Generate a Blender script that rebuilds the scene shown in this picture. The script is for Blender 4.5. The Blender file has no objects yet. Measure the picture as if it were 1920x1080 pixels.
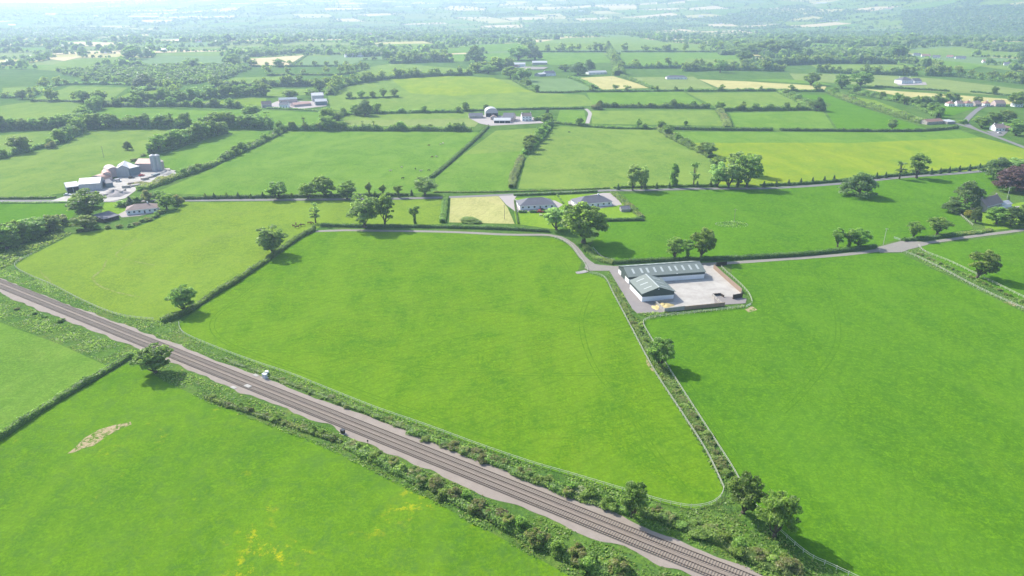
import bpy, bmesh, math, random
import numpy as np
from mathutils import Vector, Matrix
SC = bpy.context.scene
COL = SC.collection
RNG = np.random.default_rng(7)
random.seed(7)

# ---------------------------------------------------------------- camera
F, H0, HC = 1280.0, 15.0, 120.0              # focal length in photo pixels, horizon row, height in metres
PITCH = math.atan((540 - H0) / F)
cam_d = bpy.data.cameras.new('camera')
cam_d.sensor_width = 36.0
cam_d.lens = 36.0 * F / 1920.0
cam_d.clip_start = 1.0
cam_d.clip_end = 60000.0
cam = bpy.data.objects.new('camera', cam_d)
COL.objects.link(cam)
cam.location = (0, 0, HC)
cam.rotation_euler = (math.pi / 2 - PITCH, 0, 0)
SC.camera = cam

# ---------------------------------------------------------------- light
SUN = Vector((-0.92, 0.80, 1.02)).normalized()
EL = math.asin(SUN.z)
AZ = math.atan2(SUN.x, SUN.y)
world = bpy.data.worlds.new('World')
SC.world = world
world.use_nodes = True
wn = world.node_tree
wn.nodes.clear()
w_out = wn.nodes.new('ShaderNodeOutputWorld')
w_bg = wn.nodes.new('ShaderNodeBackground')
w_sky = wn.nodes.new('ShaderNodeTexSky')
w_sky.sky_type = 'NISHITA'
w_sky.sun_disc = False
w_sky.sun_elevation = EL
w_sky.sun_rotation = AZ
w_sky.air_density = 1.0
w_sky.dust_density = 1.6
w_bg.inputs['Strength'].default_value = 0.15
wn.links.new(w_sky.outputs[0], w_bg.inputs[0])
wn.links.new(w_bg.outputs[0], w_out.inputs[0])
sun_d = bpy.data.lights.new('sun', 'SUN')
sun_d.energy = 4.2
sun_d.angle = math.radians(0.6)
sun_d.color = (1.0, 0.96, 0.88)
sun = bpy.data.objects.new('sun', sun_d)
COL.objects.link(sun)
sun.rotation_euler = (-SUN).to_track_quat('-Z', 'Y').to_euler()
SC.view_settings.view_transform = 'Standard'
SC.view_settings.look = 'None'
SC.view_settings.gamma = 1.0
SC.view_settings.use_curve_mapping = False
SC.view_settings.exposure = 1.04
SC.cycles.max_bounces = 10
SC.cycles.diffuse_bounces = 7
SC.cycles.glossy_bounces = 2
SC.cycles.transmission_bounces = 7
SC.cycles.transparent_max_bounces = 4
SC.cycles.volume_bounces = 1

# ---------------------------------------------------------------- terrain height
def sstep(a, b, v):
    t = np.clip((v - a) / (b - a), 0, 1)
    return t * t * (3 - 2 * t)
BUMPS = [(165, 2330, 330, 190, 13.0), (1500, 2500, 500, 350, 16.0), (-150, 1330, 260, 120, 4.0), (-900, 2700, 500, 300, 8.0)]
def height(x, y):
    x = np.asarray(x, float); y = np.asarray(y, float)
    r = np.hypot(x, y); th = np.arctan2(x, y)
    h = np.zeros_like(r)
    for bx, by, sx, sy, a in BUMPS:
        h = h + a * np.exp(-((x - bx) / sx) ** 2 - ((y - by) / sy) ** 2)
    ridge = 155 + 105 * sstep(-0.56, -0.30, th) + 90 * sstep(-0.2, 0.3, th) + 110 * sstep(0.35, 0.6, th)
    ridge = ridge + 9 * np.sin(th * 23 + 1) + 5 * np.sin(th * 61)
    near = 4000 - 700 * sstep(0.35, 0.62, th)
    s = sstep(near, 9800, r) * 0.75 + 0.25 * sstep(near, 6200, r)
    front = sstep(-0.2, 0.2, np.cos(th))
    h = h + ridge * s * front * (1 - 0.8 * sstep(9900, 13500, r))
    h = h + front * sstep(4200, 5200, r) * 7 * np.sin(x * 0.0021 + 1) * np.cos(y * 0.0017)
    return h
CP, SP = math.cos(PITCH), math.sin(PITCH)
def gp(px, py):
    """photo pixel -> the ground point it shows (ray marched on the terrain)"""
    a, c = (px - 960) / F, -(py - 540) / F
    d = np.array([a, CP + c * SP, -SP + c * CP])
    if d[2] < -1e-6:
        t = -HC / d[2]
        p = d * t
        if math.hypot(p[0], p[1]) < 1000:
            return (p[0], p[1])
    ts = np.geomspace(900, 13000, 1600)
    zz = HC + d[2] * ts
    hh = height(d[0] * ts, d[1] * ts)
    i = np.argmax(zz <= hh) if (zz <= hh).any() else len(ts) - 1
    return (d[0] * ts[i], d[1] * ts[i])
def gps(pts): return [gp(*p) for p in pts]
def hz(x, y): return float(height(x, y))
def pxm(p):
    """photo pixels per metre at ground point p"""
    return F / (p[1] * CP + HC * SP)
def dep(p): return math.atan2(HC, math.hypot(*p))
def lay(n, x, y):
    """height of the n-th ground sheet above the terrain"""
    r = math.hypot(x, y)
    return n * (0.004 + 0.00006 * r + 0.0008 * max(0, r - 1200))

# ---------------------------------------------------------------- node helpers
class NT:
    def __init__(s, name):
        s.m = bpy.data.materials.new(name)
        s.m.use_nodes = True
        s.t = s.m.node_tree
        s.t.nodes.clear()
        s.out = s.n('ShaderNodeOutputMaterial')
    def n(s, kind, **kw):
        nd = s.t.nodes.new(kind)
        for k, v in kw.items():
            if k.startswith('i_'):
                nd.inputs[k[2:].replace('_', ' ')].default_value = v
            else:
                setattr(nd, k, v)
        return nd
    def l(s, a, b): s.t.links.new(a, b)
    def noise(s, vec, scale, detail=3.0, rough=0.55, dist=0.0):
        nd = s.n('ShaderNodeTexNoise')
        nd.inputs['Scale'].default_value = scale
        nd.inputs['Detail'].default_value = detail
        nd.inputs['Roughness'].default_value = rough
        nd.inputs['Distortion'].default_value = dist
        if vec is not None: s.l(vec, nd.inputs['Vector'])
        return nd.outputs[0]
    def ramp(s, fac, stops):
        nd = s.n('ShaderNodeValToRGB')
        e = nd.color_ramp.elements
        while len(e) < len(stops): e.new(0.5)
        for i, (p, c) in enumerate(stops):
            e[i].position = p
            e[i].color = (c[0], c[1], c[2], 1) if not isinstance(c, (int, float)) else (c, c, c, 1)
        s.l(fac, nd.inputs[0])
        return nd.outputs[0]
    def mix(s, fac, a, b, blend='MIX'):
        nd = s.n('ShaderNodeMix', data_type='RGBA', blend_type=blend)
        for sock, v in ((nd.inputs[0], fac), (nd.inputs[6], a), (nd.inputs[7], b)):
            if isinstance(v, (int, float)): sock.default_value = v
            elif isinstance(v, (tuple, list)): sock.default_value = (v[0], v[1], v[2], 1)
            else: s.l(v, sock)
        return nd.outputs[2]
    def math(s, op, a, b=None):
        nd = s.n('ShaderNodeMath', operation=op)
        for i, v in enumerate((a, b)):
            if v is None: continue
            if isinstance(v, (int, float)): nd.inputs[i].default_value = v
            else: s.l(v, nd.inputs[i])
        return nd.outputs[0]
    def bsdf(s, col, rough=0.9, spec=0.15, metal=0.0, bump=None, bstr=0.3, bdist=0.1):
        nd = s.n('ShaderNodeBsdfPrincipled')
        if isinstance(col, (tuple, list)): nd.inputs['Base Color'].default_value = (*col[:3], 1)
        else: s.l(col, nd.inputs['Base Color'])
        if isinstance(rough, (int, float)): nd.inputs['Roughness'].default_value = rough
        else: s.l(rough, nd.inputs['Roughness'])
        nd.inputs['Specular IOR Level'].default_value = spec
        nd.inputs['Metallic'].default_value = metal
        if bump is not None:
            b = s.n('ShaderNodeBump')
            b.inputs['Strength'].default_value = bstr
            b.inputs['Distance'].default_value = bdist
            s.l(bump, b.inputs['Height'])
            s.l(b.outputs[0], nd.inputs['Normal'])
        s.l(nd.outputs[0], s.out.inputs[0])
        return nd
    def pos(s, scale=(1, 1, 1), rotz=0.0):
        tc = s.n('ShaderNodeTexCoord')
        mp = s.n('ShaderNodeMapping')
        mp.inputs['Scale'].default_value = scale
        mp.inputs['Rotation'].default_value = (0, 0, rotz)
        s.l(tc.outputs['Object'], mp.inputs[0])
        return mp.outputs[0]

def grass_mat(name, base, alt, dry=(0.20, 0.19, 0.06), dry_amt=0.15, yel=0.0, rough_amt=0.0, stripes=0.12, ang=0.3, dark=(0.02, 0.065, 0.008), contrast=1.0, tint=0.98):
    """pasture: broad patches, blotches, fine mottling, faint wheel marks, dry and flowering spots"""
    t = NT(name)
    p = t.pos()
    base, alt, dark, dry = [tuple(v * tint for v in q) for q in (base, alt, dark, dry)]
    big = t.noise(p, 0.012, 3, 0.6, 0.6)
    mid = t.noise(p, 0.075, 6, 0.72, 0.6)
    fin = t.noise(p, 0.36, 6, 0.85)
    vf = t.noise(p, 1.15, 4, 0.85)
    c = t.mix(t.ramp(big, [(0.36, 0), (0.64, 1)]), base, alt)
    c = t.mix(t.math('MULTIPLY', t.ramp(mid, [(0.40, 0), (0.66, 1)]), 0.75 * contrast), c, dark)
    c = t.mix(t.math('MULTIPLY', t.ramp(fin, [(0.44, 0), (0.62, 1)]), 0.55 * contrast), c, tuple(v * 1.5 for v in base))
    c = t.mix(t.math('MULTIPLY', t.ramp(vf, [(0.44, 0), (0.58, 1)]), 0.75), c, dark)
    pat = t.ramp(t.noise(t.pos((1.0, 0.45, 1.0), 0.5), 0.03, 4, 0.62, 1.2), [(0.42, 0), (0.62, 1)])
    c = t.mix(t.math('MULTIPLY', pat, 0.30), c, tuple(v * 1.32 + 0.006 for v in alt))
    # wheel marks: warped stripes
    ws = t.n('ShaderNodeTexWave', wave_type='BANDS', bands_direction='X', wave_profile='SIN')
    ws.inputs['Scale'].default_value = 0.075
    ws.inputs['Distortion'].default_value = 16.0
    ws.inputs['Detail'].default_value = 2.0
    ws.inputs['Detail Scale'].default_value = 0.35
    t.l(t.pos(rotz=ang), ws.inputs['Vector'])
    wm = t.math('MULTIPLY', t.ramp(ws.outputs[1], [(0.86, 0), (0.98, 1)]), stripes)
    c = t.mix(wm, c, tuple(v * 0.6 for v in dark))
    if dry_amt > 0:
        d1 = t.ramp(t.noise(p, 0.035, 5, 0.72, 0.8), [(0.52, 0), (0.74, 1)])
        d2 = t.ramp(t.noise(p, 0.9, 3, 0.7), [(0.35, 0), (0.65, 1)])
        c = t.mix(t.math('MULTIPLY', t.math('MULTIPLY', d1, d2), dry_amt * 2.2), c, dry)
    if yel > 0:
        y1 = t.ramp(t.noise(p, 0.028, 4, 0.65, 0.5), [(0.56, 0), (0.67, 1)])
        y2 = t.ramp(t.noise(p, 0.32, 4, 0.75), [(0.52, 0), (0.66, 1)])
        c = t.mix(t.math('MULTIPLY', t.math('MULTIPLY', y1, y2), min(1, yel)), c, (0.50, 0.42, 0.012))
    if rough_amt > 0:
        r1 = t.ramp(t.noise(p, 0.18, 4, 0.7, 1.0), [(0.50, 0), (0.62, 1)])
        c = t.mix(t.math('MULTIPLY', r1, rough_amt), c, (0.055, 0.115, 0.035))
    t.bsdf(c, 1.0, 0.0, bump=t.math('ADD', fin, vf), bstr=0.6, bdist=0.35)
    return t.m

def plain_mat(name, col, col2=None, scale=1.0, rough=0.85, spec=0.2, metal=0.0, fine=6.0, amt=0.6, bstr=0.2):
    """a surface with broad staining and fine grain"""
    t = NT(name)
    p = t.pos()
    col2 = col2 or tuple(v * 0.72 for v in col)
    a = t.ramp(t.noise(p, 0.22 * scale, 5, 0.7, 0.4), [(0.35, 0), (0.68, 1)])
    b = t.ramp(t.noise(p, fine * scale, 3, 0.7), [(0.35, 0), (0.7, 1)])
    c = t.mix(t.math('MULTIPLY', a, amt), col, col2)
    c = t.mix(t.math('MULTIPLY', b, amt * 0.45), c, tuple(v * 0.62 for v in col))
    t.bsdf(c, rough, spec, metal, bump=b, bstr=bstr, bdist=0.05)
    return t.m

def ribbed_mat(name, col, rib=6.0, axis=0, rough=0.55, stain=0.35):
    """profiled sheeting: ribs as fine relief, weather streaks"""
    t = NT(name)
    p = t.pos()
    w = t.n('ShaderNodeTexWave', wave_type='BANDS', bands_direction='XYZ'[axis], wave_profile='SIN')
    w.inputs['Scale'].default_value = rib
    t.l(p, w.inputs['Vector'])
    st = t.ramp(t.noise(t.pos((1.6, 0.25, 0.25) if axis == 0 else (0.25, 1.6, 0.25)), 0.8, 4, 0.7), [(0.35, 0), (0.75, 1)])
    c = t.mix(t.math('MULTIPLY', st, stain), col, tuple(v * 0.6 + 0.02 for v in col))
    t.bsdf(c, rough, 0.3, bump=w.outputs[1], bstr=0.35, bdist=0.04)
    return t.m

def leaf_mat(name, dark, light, tl=0.35, flower=None, hue=0.05):
    """leaves: tone per clump, a little light coming through, each plant its own tint"""
    t = NT(name)
    at = t.n('ShaderNodeAttribute', attribute_name='tone')
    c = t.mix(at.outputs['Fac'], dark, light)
    if flower is not None:
        af = t.n('ShaderNodeAttribute', attribute_name='bloom')
        c = t.mix(af.outputs['Fac'], c, flower)
    oi = t.n('ShaderNodeObjectInfo')
    hs = t.n('ShaderNodeHueSaturation')
    t.l(c, hs.inputs['Color'])
    t.l(t.math('ADD', t.math('MULTIPLY', oi.outputs['Random'], hue * 0.7), 0.502 - hue * 0.7), hs.inputs['Hue'])
    t.l(t.math('ADD', t.math('MULTIPLY', oi.outputs['Random'], 0.32), 0.82), hs.inputs['Value'])
    hs.inputs['Saturation'].default_value = 0.93
    d = t.n('ShaderNodeBsdfPrincipled')
    d.inputs['Roughness'].default_value = 0.5
    d.inputs['Specular IOR Level'].default_value = 0.4
    t.l(hs.outputs[0], d.inputs['Base Color'])
    tr = t.n('ShaderNodeBsdfTranslucent')
    t.l(t.mix(1.0, hs.outputs[0], (1.35, 1.5, 0.9), 'MULTIPLY'), tr.inputs[0])
    mx = t.n('ShaderNodeMixShader')
    mx.inputs[0].default_value = min(0.6, tl + 0.12)
    t.l(d.outputs[0], mx.inputs[1])
    t.l(tr.outputs[0], mx.inputs[2])
    t.l(mx.outputs[0], t.out.inputs[0])
    return t.m

M = {}
# pastures (tuned with the exposure; mid and midg paled to stand in for haze)
M['ground'] = grass_mat('meadow_ground', (0.085, 0.16, 0.030), (0.10, 0.165, 0.035), dry_amt=0.25, stripes=0.03)
M['vivid'] = grass_mat('vivid_pasture', tint=0.90, base=(0.108, 0.210, 0.007), alt=(0.130, 0.218, 0.009), dry_amt=0.06, stripes=0.14, ang=1.1, dark=(0.060, 0.150, 0.010), contrast=1.3)
M['vivid2'] = grass_mat('deep_pasture', tint=0.90, base=(0.092, 0.200, 0.007), alt=(0.086, 0.187, 0.010), dry_amt=0.05, stripes=0.10, ang=0.5, dark=(0.050, 0.138, 0.012), contrast=1.3)
M['lime'] = grass_mat('lime_pasture', tint=0.92, base=(0.180, 0.250, 0.020), alt=(0.160, 0.240, 0.022), dry_amt=0.16, stripes=0.05, ang=0.2, dark=(0.09, 0.165, 0.025))
M['buttercup'] = grass_mat('buttercup_pasture', tint=0.92, base=(0.098, 0.202, 0.007), alt=(0.118, 0.210, 0.009), dry_amt=0.05, yel=0.85, rough_amt=0.28, stripes=0.0, dark=(0.055, 0.142, 0.012), contrast=1.1)
M['yellowing'] = grass_mat('flowering_meadow', (0.165, 0.235, 0.016), (0.225, 0.255, 0.014), dry_amt=0.2, yel=0.55, stripes=0.03, dark=(0.10, 0.19, 0.025))
M['mid'] = grass_mat('mid_pasture', (0.155, 0.222, 0.036), (0.178, 0.232, 0.042), dry_amt=0.12, stripes=0.05, dark=(0.07, 0.15, 0.03))
M['midg'] = grass_mat('green_pasture', (0.118, 0.212, 0.026), (0.14, 0.22, 0.032), dry_amt=0.08, stripes=0.05, dark=(0.062, 0.145, 0.018))
M['pale'] = grass_mat('pale_meadow', (0.165, 0.22, 0.060), (0.19, 0.23, 0.065), dry_amt=0.3, stripes=0.04, dark=(0.12, 0.17, 0.05))
M['grey'] = grass_mat('silage_crop', (0.125, 0.195, 0.065), (0.135, 0.20, 0.075), dry_amt=0.05, stripes=0.06, dark=(0.10, 0.165, 0.06))
M['cream'] = grass_mat('ripening_crop', (0.36, 0.33, 0.13), (0.41, 0.36, 0.15), dry=(0.48, 0.42, 0.22), dry_amt=0.3, stripes=0.08, dark=(0.27, 0.26, 0.10))
M['tan'] = grass_mat('tan_crop', (0.46, 0.37, 0.21), (0.50, 0.40, 0.23), dry=(0.55, 0.45, 0.28), dry_amt=0.3, stripes=0.05, dark=(0.36, 0.30, 0.17))
M['stubble'] = grass_mat('mown_plot', (0.36, 0.33, 0.14), (0.33, 0.32, 0.12), dry=(0.44, 0.38, 0.20), dry_amt=0.4, stripes=0.15, dark=(0.22, 0.24, 0.08))
M['lawn'] = grass_mat('garden_lawn', (0.15, 0.25, 0.02), (0.17, 0.26, 0.02), dry_amt=0.05, stripes=0.1, dark=(0.10, 0.19, 0.02))
M['verge'] = grass_mat('rough_verge', (0.085, 0.165, 0.022), (0.11, 0.175, 0.03), dry_amt=0.5, rough_amt=0.6, stripes=0.0, dark=(0.035, 0.085, 0.018), contrast=1.3)

def bare_mat():
    t = NT('bare_earth'); p = t.pos()
    a_ = t.ramp(t.noise(p, 0.55, 6, 0.8, 0.6), [(0.47, 0), (0.56, 1)])
    b_ = t.noise(p, 3.0, 3, 0.7)
    c = t.mix(a_, t.mix(b_, (0.37, 0.29, 0.18), (0.28, 0.22, 0.13)), (0.07, 0.145, 0.01))
    t.bsdf(c, 1.0, 0.0, bump=b_, bstr=0.4, bdist=0.1)
    return t.m
M['bare'] = bare_mat()
def worn_mat(name, ca, cb, lo, hi, sc):
    t = NT(name); p = t.pos()
    a_ = t.ramp(t.noise(p, sc, 5, 0.75, 0.5), [(lo, 0), (hi, 1)])
    t.bsdf(t.mix(a_, ca, cb), 1.0, 0.0)
    return t.m
M['worn'] = worn_mat('worn_path', (0.21, 0.235, 0.080), (0.13, 0.185, 0.022), 0.40, 0.58, 0.5)
M['wheel'] = worn_mat('wheel_mark', (0.062, 0.142, 0.008), (0.090, 0.185, 0.008), 0.40, 0.60, 0.35)
M['wheel2'] = worn_mat('wheel_mark_deep', (0.052, 0.130, 0.009), (0.075, 0.172, 0.009), 0.40, 0.60, 0.35)
M['asphalt'] = plain_mat('road_asphalt', (0.155, 0.150, 0.148), (0.20, 0.19, 0.175), 1.5, 0.9)
M['lane'] = plain_mat('lane_gravel', (0.20, 0.185, 0.165), (0.27, 0.25, 0.20), 2.5, 0.95)
M['drive'] = plain_mat('gravel_drive', (0.34, 0.30, 0.28), (0.27, 0.25, 0.24), 2.5, 0.95)
M['concrete'] = plain_mat('yard_concrete', (0.42, 0.395, 0.355), (0.29, 0.265, 0.235), 0.7, 0.9, amt=1.0)
M['tarmac'] = plain_mat('yard_tarmac', (0.205, 0.185, 0.175), (0.25, 0.225, 0.21), 1.2, 0.9)
M['conwall'] = plain_mat('precast_wall', (0.36, 0.34, 0.31), (0.24, 0.22, 0.20), 2.0, 0.9)
M['ballast'] = plain_mat('ballast_stone', (0.285, 0.242, 0.205), (0.225, 0.190, 0.158), 1.2, 1.0, fine=9.0, amt=0.75, bstr=0.6)
M['ballast2'] = plain_mat('rusty_ballast', (0.235, 0.193, 0.158), (0.19, 0.156, 0.126), 2.0, 1.0, fine=9.0, amt=0.7, bstr=0.6)
M['sleeper'] = plain_mat('sleeper_concrete', (0.265, 0.222, 0.178), (0.22, 0.182, 0.145), 4.0, 0.9)
M['rail'] = plain_mat('rusty_rail', (0.100, 0.073, 0.058), (0.13, 0.095, 0.07), 3.0, 0.55, 0.4, 0.3)
M['timber'] = plain_mat('pale_timber', (0.50, 0.50, 0.41), (0.40, 0.40, 0.31), 3.0)
M['post'] = plain_mat('fence_post_wood', (0.30, 0.27, 0.20), None, 3.0)
M['board'] = plain_mat('stained_board', (0.33, 0.23, 0.17), (0.25, 0.165, 0.12), 3.0)
M['darkwood'] = plain_mat('dark_board', (0.075, 0.055, 0.045), None, 3.0)
M['white'] = plain_mat('white_render', (0.76, 0.76, 0.76), (0.66, 0.65, 0.62), 1.5, 0.8, amt=0.4)
M['cladding'] = ribbed_mat('green_cladding', (0.060, 0.082, 0.072), 5.0, 0)
M['claddingy'] = ribbed_mat('green_cladding_side', (0.060, 0.082, 0.072), 5.0, 1)
M['roofgreen'] = ribbed_mat('green_roof_sheet', (0.155, 0.180, 0.158), 5.0, 0)
M['roofgreeny'] = ribbed_mat('green_roof_sheet_cross', (0.155, 0.180, 0.158), 5.0, 1)
M['rooflight'] = ribbed_mat('rooflight_sheet', (0.40, 0.43, 0.40), 5.0, 0, 0.4)
M['slate'] = plain_mat('grey_slate', (0.135, 0.135, 0.155), (0.10, 0.10, 0.118), 2.0, 0.7, fine=3.0)
M['brownroof'] = plain_mat('brown_tile', (0.27, 0.20, 0.18), (0.20, 0.15, 0.135), 2.0, 0.8, fine=3.0)
M['redroof'] = plain_mat('red_tile', (0.30, 0.17, 0.13), (0.22, 0.14, 0.12), 2.0, 0.8, fine=3.0)
M['tin'] = ribbed_mat('pale_tin', (0.42, 0.42, 0.42), 4.0, 0, 0.5, 0.6)
M['redtin'] = ribbed_mat('red_oxide_tin', (0.42, 0.24, 0.19), 4.0, 0, 0.6, 0.6)
M['pinktin'] = ribbed_mat('faded_pink_tin', (0.48, 0.37, 0.35), 4.0, 0, 0.6, 0.5)
M['bluetin'] = ribbed_mat('blue_grey_tin', (0.16, 0.20, 0.22), 4.0, 0, 0.6)
M['silo'] = plain_mat('silo_steel', (0.42, 0.44, 0.47), (0.33, 0.35, 0.38), 1.0, 0.4, 0.5, 0.4)
M['stone'] = plain_mat('cottage_stone', (0.40, 0.35, 0.30), (0.30, 0.27, 0.24), 3.0)
M['glass'] = plain_mat('dark_window_glass', (0.035, 0.04, 0.05), None, 1.0, 0.15, 0.5)
M['trim'] = plain_mat('white_trim', (0.78, 0.78, 0.77), None, 1.0, 0.6, amt=0.2)
M['dark'] = plain_mat('bay_shade_black', (0.02, 0.02, 0.02), None, 1.0)  # near-black paint for the shade inside open sheds
M['straw'] = plain_mat('straw', (0.55, 0.44, 0.20), (0.46, 0.36, 0.16), 4.0, 1.0, fine=8)
M['red'] = plain_mat('red_paint', (0.50, 0.03, 0.03), None, 1, 0.35, 0.5, amt=0.15)
M['silver'] = plain_mat('silver_paint', (0.50, 0.52, 0.54), None, 1, 0.35, 0.5, amt=0.15)
M['blackp'] = plain_mat('black_paint', (0.02, 0.02, 0.025), None, 1, 0.3, 0.5, amt=0.15)
M['whitep'] = plain_mat('white_paint', (0.75, 0.75, 0.75), None, 1, 0.35, 0.5, amt=0.15)
M['rubber'] = plain_mat('tyre_rubber', (0.02, 0.02, 0.02), None, 1)
M['bark'] = plain_mat('bark', (0.10, 0.08, 0.06), (0.07, 0.06, 0.045), 3.0, 0.95, fine=4)
M['cow_brown'] = plain_mat('brown_hide', (0.13, 0.06, 0.03), (0.09, 0.04, 0.02), 2)
M['cow_black'] = plain_mat('black_hide', (0.02, 0.018, 0.018), None, 2)
M['cow_cream'] = plain_mat('cream_hide', (0.55, 0.48, 0.38), None, 2)
# leaves
L = {}
L['green'] = leaf_mat('leaf_mid_green', (0.088, 0.179, 0.031), (0.266, 0.415, 0.080), 0.45)
L['bright'] = leaf_mat('leaf_bright_green', (0.090, 0.175, 0.034), (0.255, 0.385, 0.080), 0.45, hue=0.03)
L['dark'] = leaf_mat('leaf_dark_green', (0.066, 0.121, 0.039), (0.169, 0.262, 0.074), 0.35)
L['olive'] = leaf_mat('leaf_olive', (0.111, 0.202, 0.052), (0.313, 0.443, 0.130), 0.45, hue=0.02)
L['pale'] = leaf_mat('leaf_pale_willow', (0.166, 0.264, 0.088), (0.399, 0.523, 0.195), 0.45)
L['copper'] = leaf_mat('leaf_copper_beech', (0.055, 0.026, 0.032), (0.175, 0.092, 0.090), 0.3, hue=0.01)
L['bloom'] = leaf_mat('leaf_hawthorn_bloom', (0.098, 0.186, 0.039), (0.266, 0.381, 0.080), 0.4, flower=(0.34, 0.36, 0.19), hue=0.02)
L['rust'] = leaf_mat('leaf_russet_bloom', (0.117, 0.176, 0.051), (0.291, 0.336, 0.106), 0.4, flower=(0.225, 0.215, 0.085), hue=0.02)
L['lime'] = leaf_mat('leaf_lime_elder', (0.117, 0.234, 0.023), (0.354, 0.513, 0.063), 0.45, flower=(0.34, 0.40, 0.13), hue=0.02)
L['gold'] = leaf_mat('leaf_golden', (0.120, 0.130, 0.010), (0.360, 0.340, 0.030))
L['conifer'] = leaf_mat('leaf_conifer', (0.055, 0.117, 0.043), (0.132, 0.240, 0.080), 0.2)
L['hedge'] = leaf_mat('leaf_hedge', (0.078, 0.160, 0.031), (0.240, 0.381, 0.074), 0.42, hue=0.03)
L['hedgedark'] = leaf_mat('leaf_clipped_hedge', (0.055, 0.121, 0.031), (0.159, 0.274, 0.057), 0.35, hue=0.03)
L['scrub'] = leaf_mat('leaf_scrub', (0.098, 0.195, 0.035), (0.291, 0.415, 0.092), 0.42, flower=(0.30, 0.29, 0.11), hue=0.03)
L['grass'] = leaf_mat('long_grass_blade', (0.090, 0.188, 0.027), (0.262, 0.383, 0.083), 0.4, flower=(0.34, 0.32, 0.13), hue=0.02)

# ---------------------------------------------------------------- object helpers
def tag(o, label=None, cat=None, group=None, kind=None):
    if label: o['label'] = label
    if cat: o['category'] = cat
    if group: o['group'] = group
    if kind: o['kind'] = kind
    return o
def link(name, me, mat=None, parent=None):
    o = bpy.data.objects.new(name, me)
    COL.objects.link(o)
    if mat is not None and me is not None and not me.materials:
        me.materials.append(mat)
    if parent is not None: o.parent = parent
    return o
def empty(name, loc, rz=0.0):
    o = bpy.data.objects.new(name, None)
    COL.objects.link(o)
    o.empty_display_size = 0.5
    o.location = loc
    o.rotation_euler = (0, 0, rz)
    return o
def copy_tree(src, parent=None):
    c = src.copy()
    COL.objects.link(c)
    c.parent = parent
    for ch in src.children: copy_tree(ch, c)
    return c
def np_mesh(name, V, Q, attrs=None):
    """mesh from numpy verts and quads (or tris), with float attributes per face"""
    V = np.asarray(V, np.float32); Q = np.asarray(Q, np.int32)
    me = bpy.data.meshes.new(name)
    k = Q.shape[1]
    me.vertices.add(len(V)); me.vertices.foreach_set('co', V.ravel())
    me.loops.add(Q.size); me.loops.foreach_set('vertex_index', Q.ravel())
    me.polygons.add(len(Q))
    me.polygons.foreach_set('loop_start', np.arange(0, Q.size, k, dtype=np.int32))
    for an, av in (attrs or {}).items():
        a = me.attributes.new(an, 'FLOAT', 'FACE')
        a.data.foreach_set('value', np.asarray(av, np.float32))
    me.update(calc_edges=True)
    return me
class MB:
    """collects simple solids in one bmesh"""
    def __init__(s): s.v = []; s.f = []
    def add(s, vs, fs):
        b = len(s.v); s.v += [tuple(v) for v in vs]; s.f += [tuple(i + b for i in f) for f in fs]; return s
    def box(s, x0, x1, y0, y1, z0, z1):
        return s.add([(x0, y0, z0), (x1, y0, z0), (x1, y1, z0), (x0, y1, z0), (x0, y0, z1), (x1, y0, z1), (x1, y1, z1), (x0, y1, z1)],
                     [(0, 3, 2, 1), (4, 5, 6, 7), (0, 1, 5, 4), (1, 2, 6, 5), (2, 3, 7, 6), (3, 0, 4, 7)])
    def prism(s, prof, a0, a1, axis='x'):
        """profile of (u, z) pulled along an axis"""
        n = len(prof)
        vs = [((a, u, z) if axis == 'x' else (u, a, z)) for a in (a0, a1) for u, z in prof]
        fs = [tuple(range(n))[::-1], tuple(range(n, 2 * n))] + [(i, (i + 1) % n, (i + 1) % n + n, i + n) for i in range(n)]
        return s.add(vs, fs)
    def tube(s, p0, p1, r0, r1, n=6):
        p0, p1 = Vector(p0), Vector(p1)
        d = (p1 - p0).normalized()
        a = d.orthogonal().normalized(); b = d.cross(a)
        vs = [tuple(p + (a * math.cos(2 * math.pi * i / n) + b * math.sin(2 * math.pi * i / n)) * r) for p, r in ((p0, r0), (p1, r1)) for i in range(n)]
        return s.add(vs, [(i, (i + 1) % n, (i + 1) % n + n, i + n) for i in range(n)] + [tuple(range(n))[::-1], tuple(range(n, 2 * n))])
    def mesh(s, name):
        me = bpy.data.meshes.new(name)
        me.from_pydata(s.v, [], s.f)
        bm = bmesh.new(); bm.from_mesh(me)
        bmesh.ops.recalc_face_normals(bm, faces=bm.faces)
        bm.to_mesh(me); bm.free()
        return me
    def build(s, name, mat, parent=None): return link(name, s.mesh(name), mat, parent)

# ---------------------------------------------------------------- ground sheet
def make_ground():
    rr = np.concatenate([[0.5, 30, 60], np.geomspace(90, 14500, 190)])
    th = np.concatenate([np.linspace(-0.95, 0.95, 260), np.linspace(0.95, 2 * math.pi - 0.95, 60)[1:-1]])
    R, T = np.meshgrid(rr, th, indexing='ij')
    X, Y = R * np.sin(T), R * np.cos(T)
    n, m = R.shape
    idx = np.arange(n * m).reshape(n, m)
    nx = np.roll(idx, -1, 1)
    Q = np.stack([idx[:-1], idx[1:], nx[1:], nx[:-1]], -1).reshape(-1, 4)
    me = np_mesh('ground', np.stack([X, Y, height(X, Y)], -1).reshape(-1, 3), Q)
    me.polygons.foreach_set('use_smooth', np.ones(len(me.polygons), bool))
    tag(link('ground', me, M['ground']), kind='structure')
make_ground()

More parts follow.
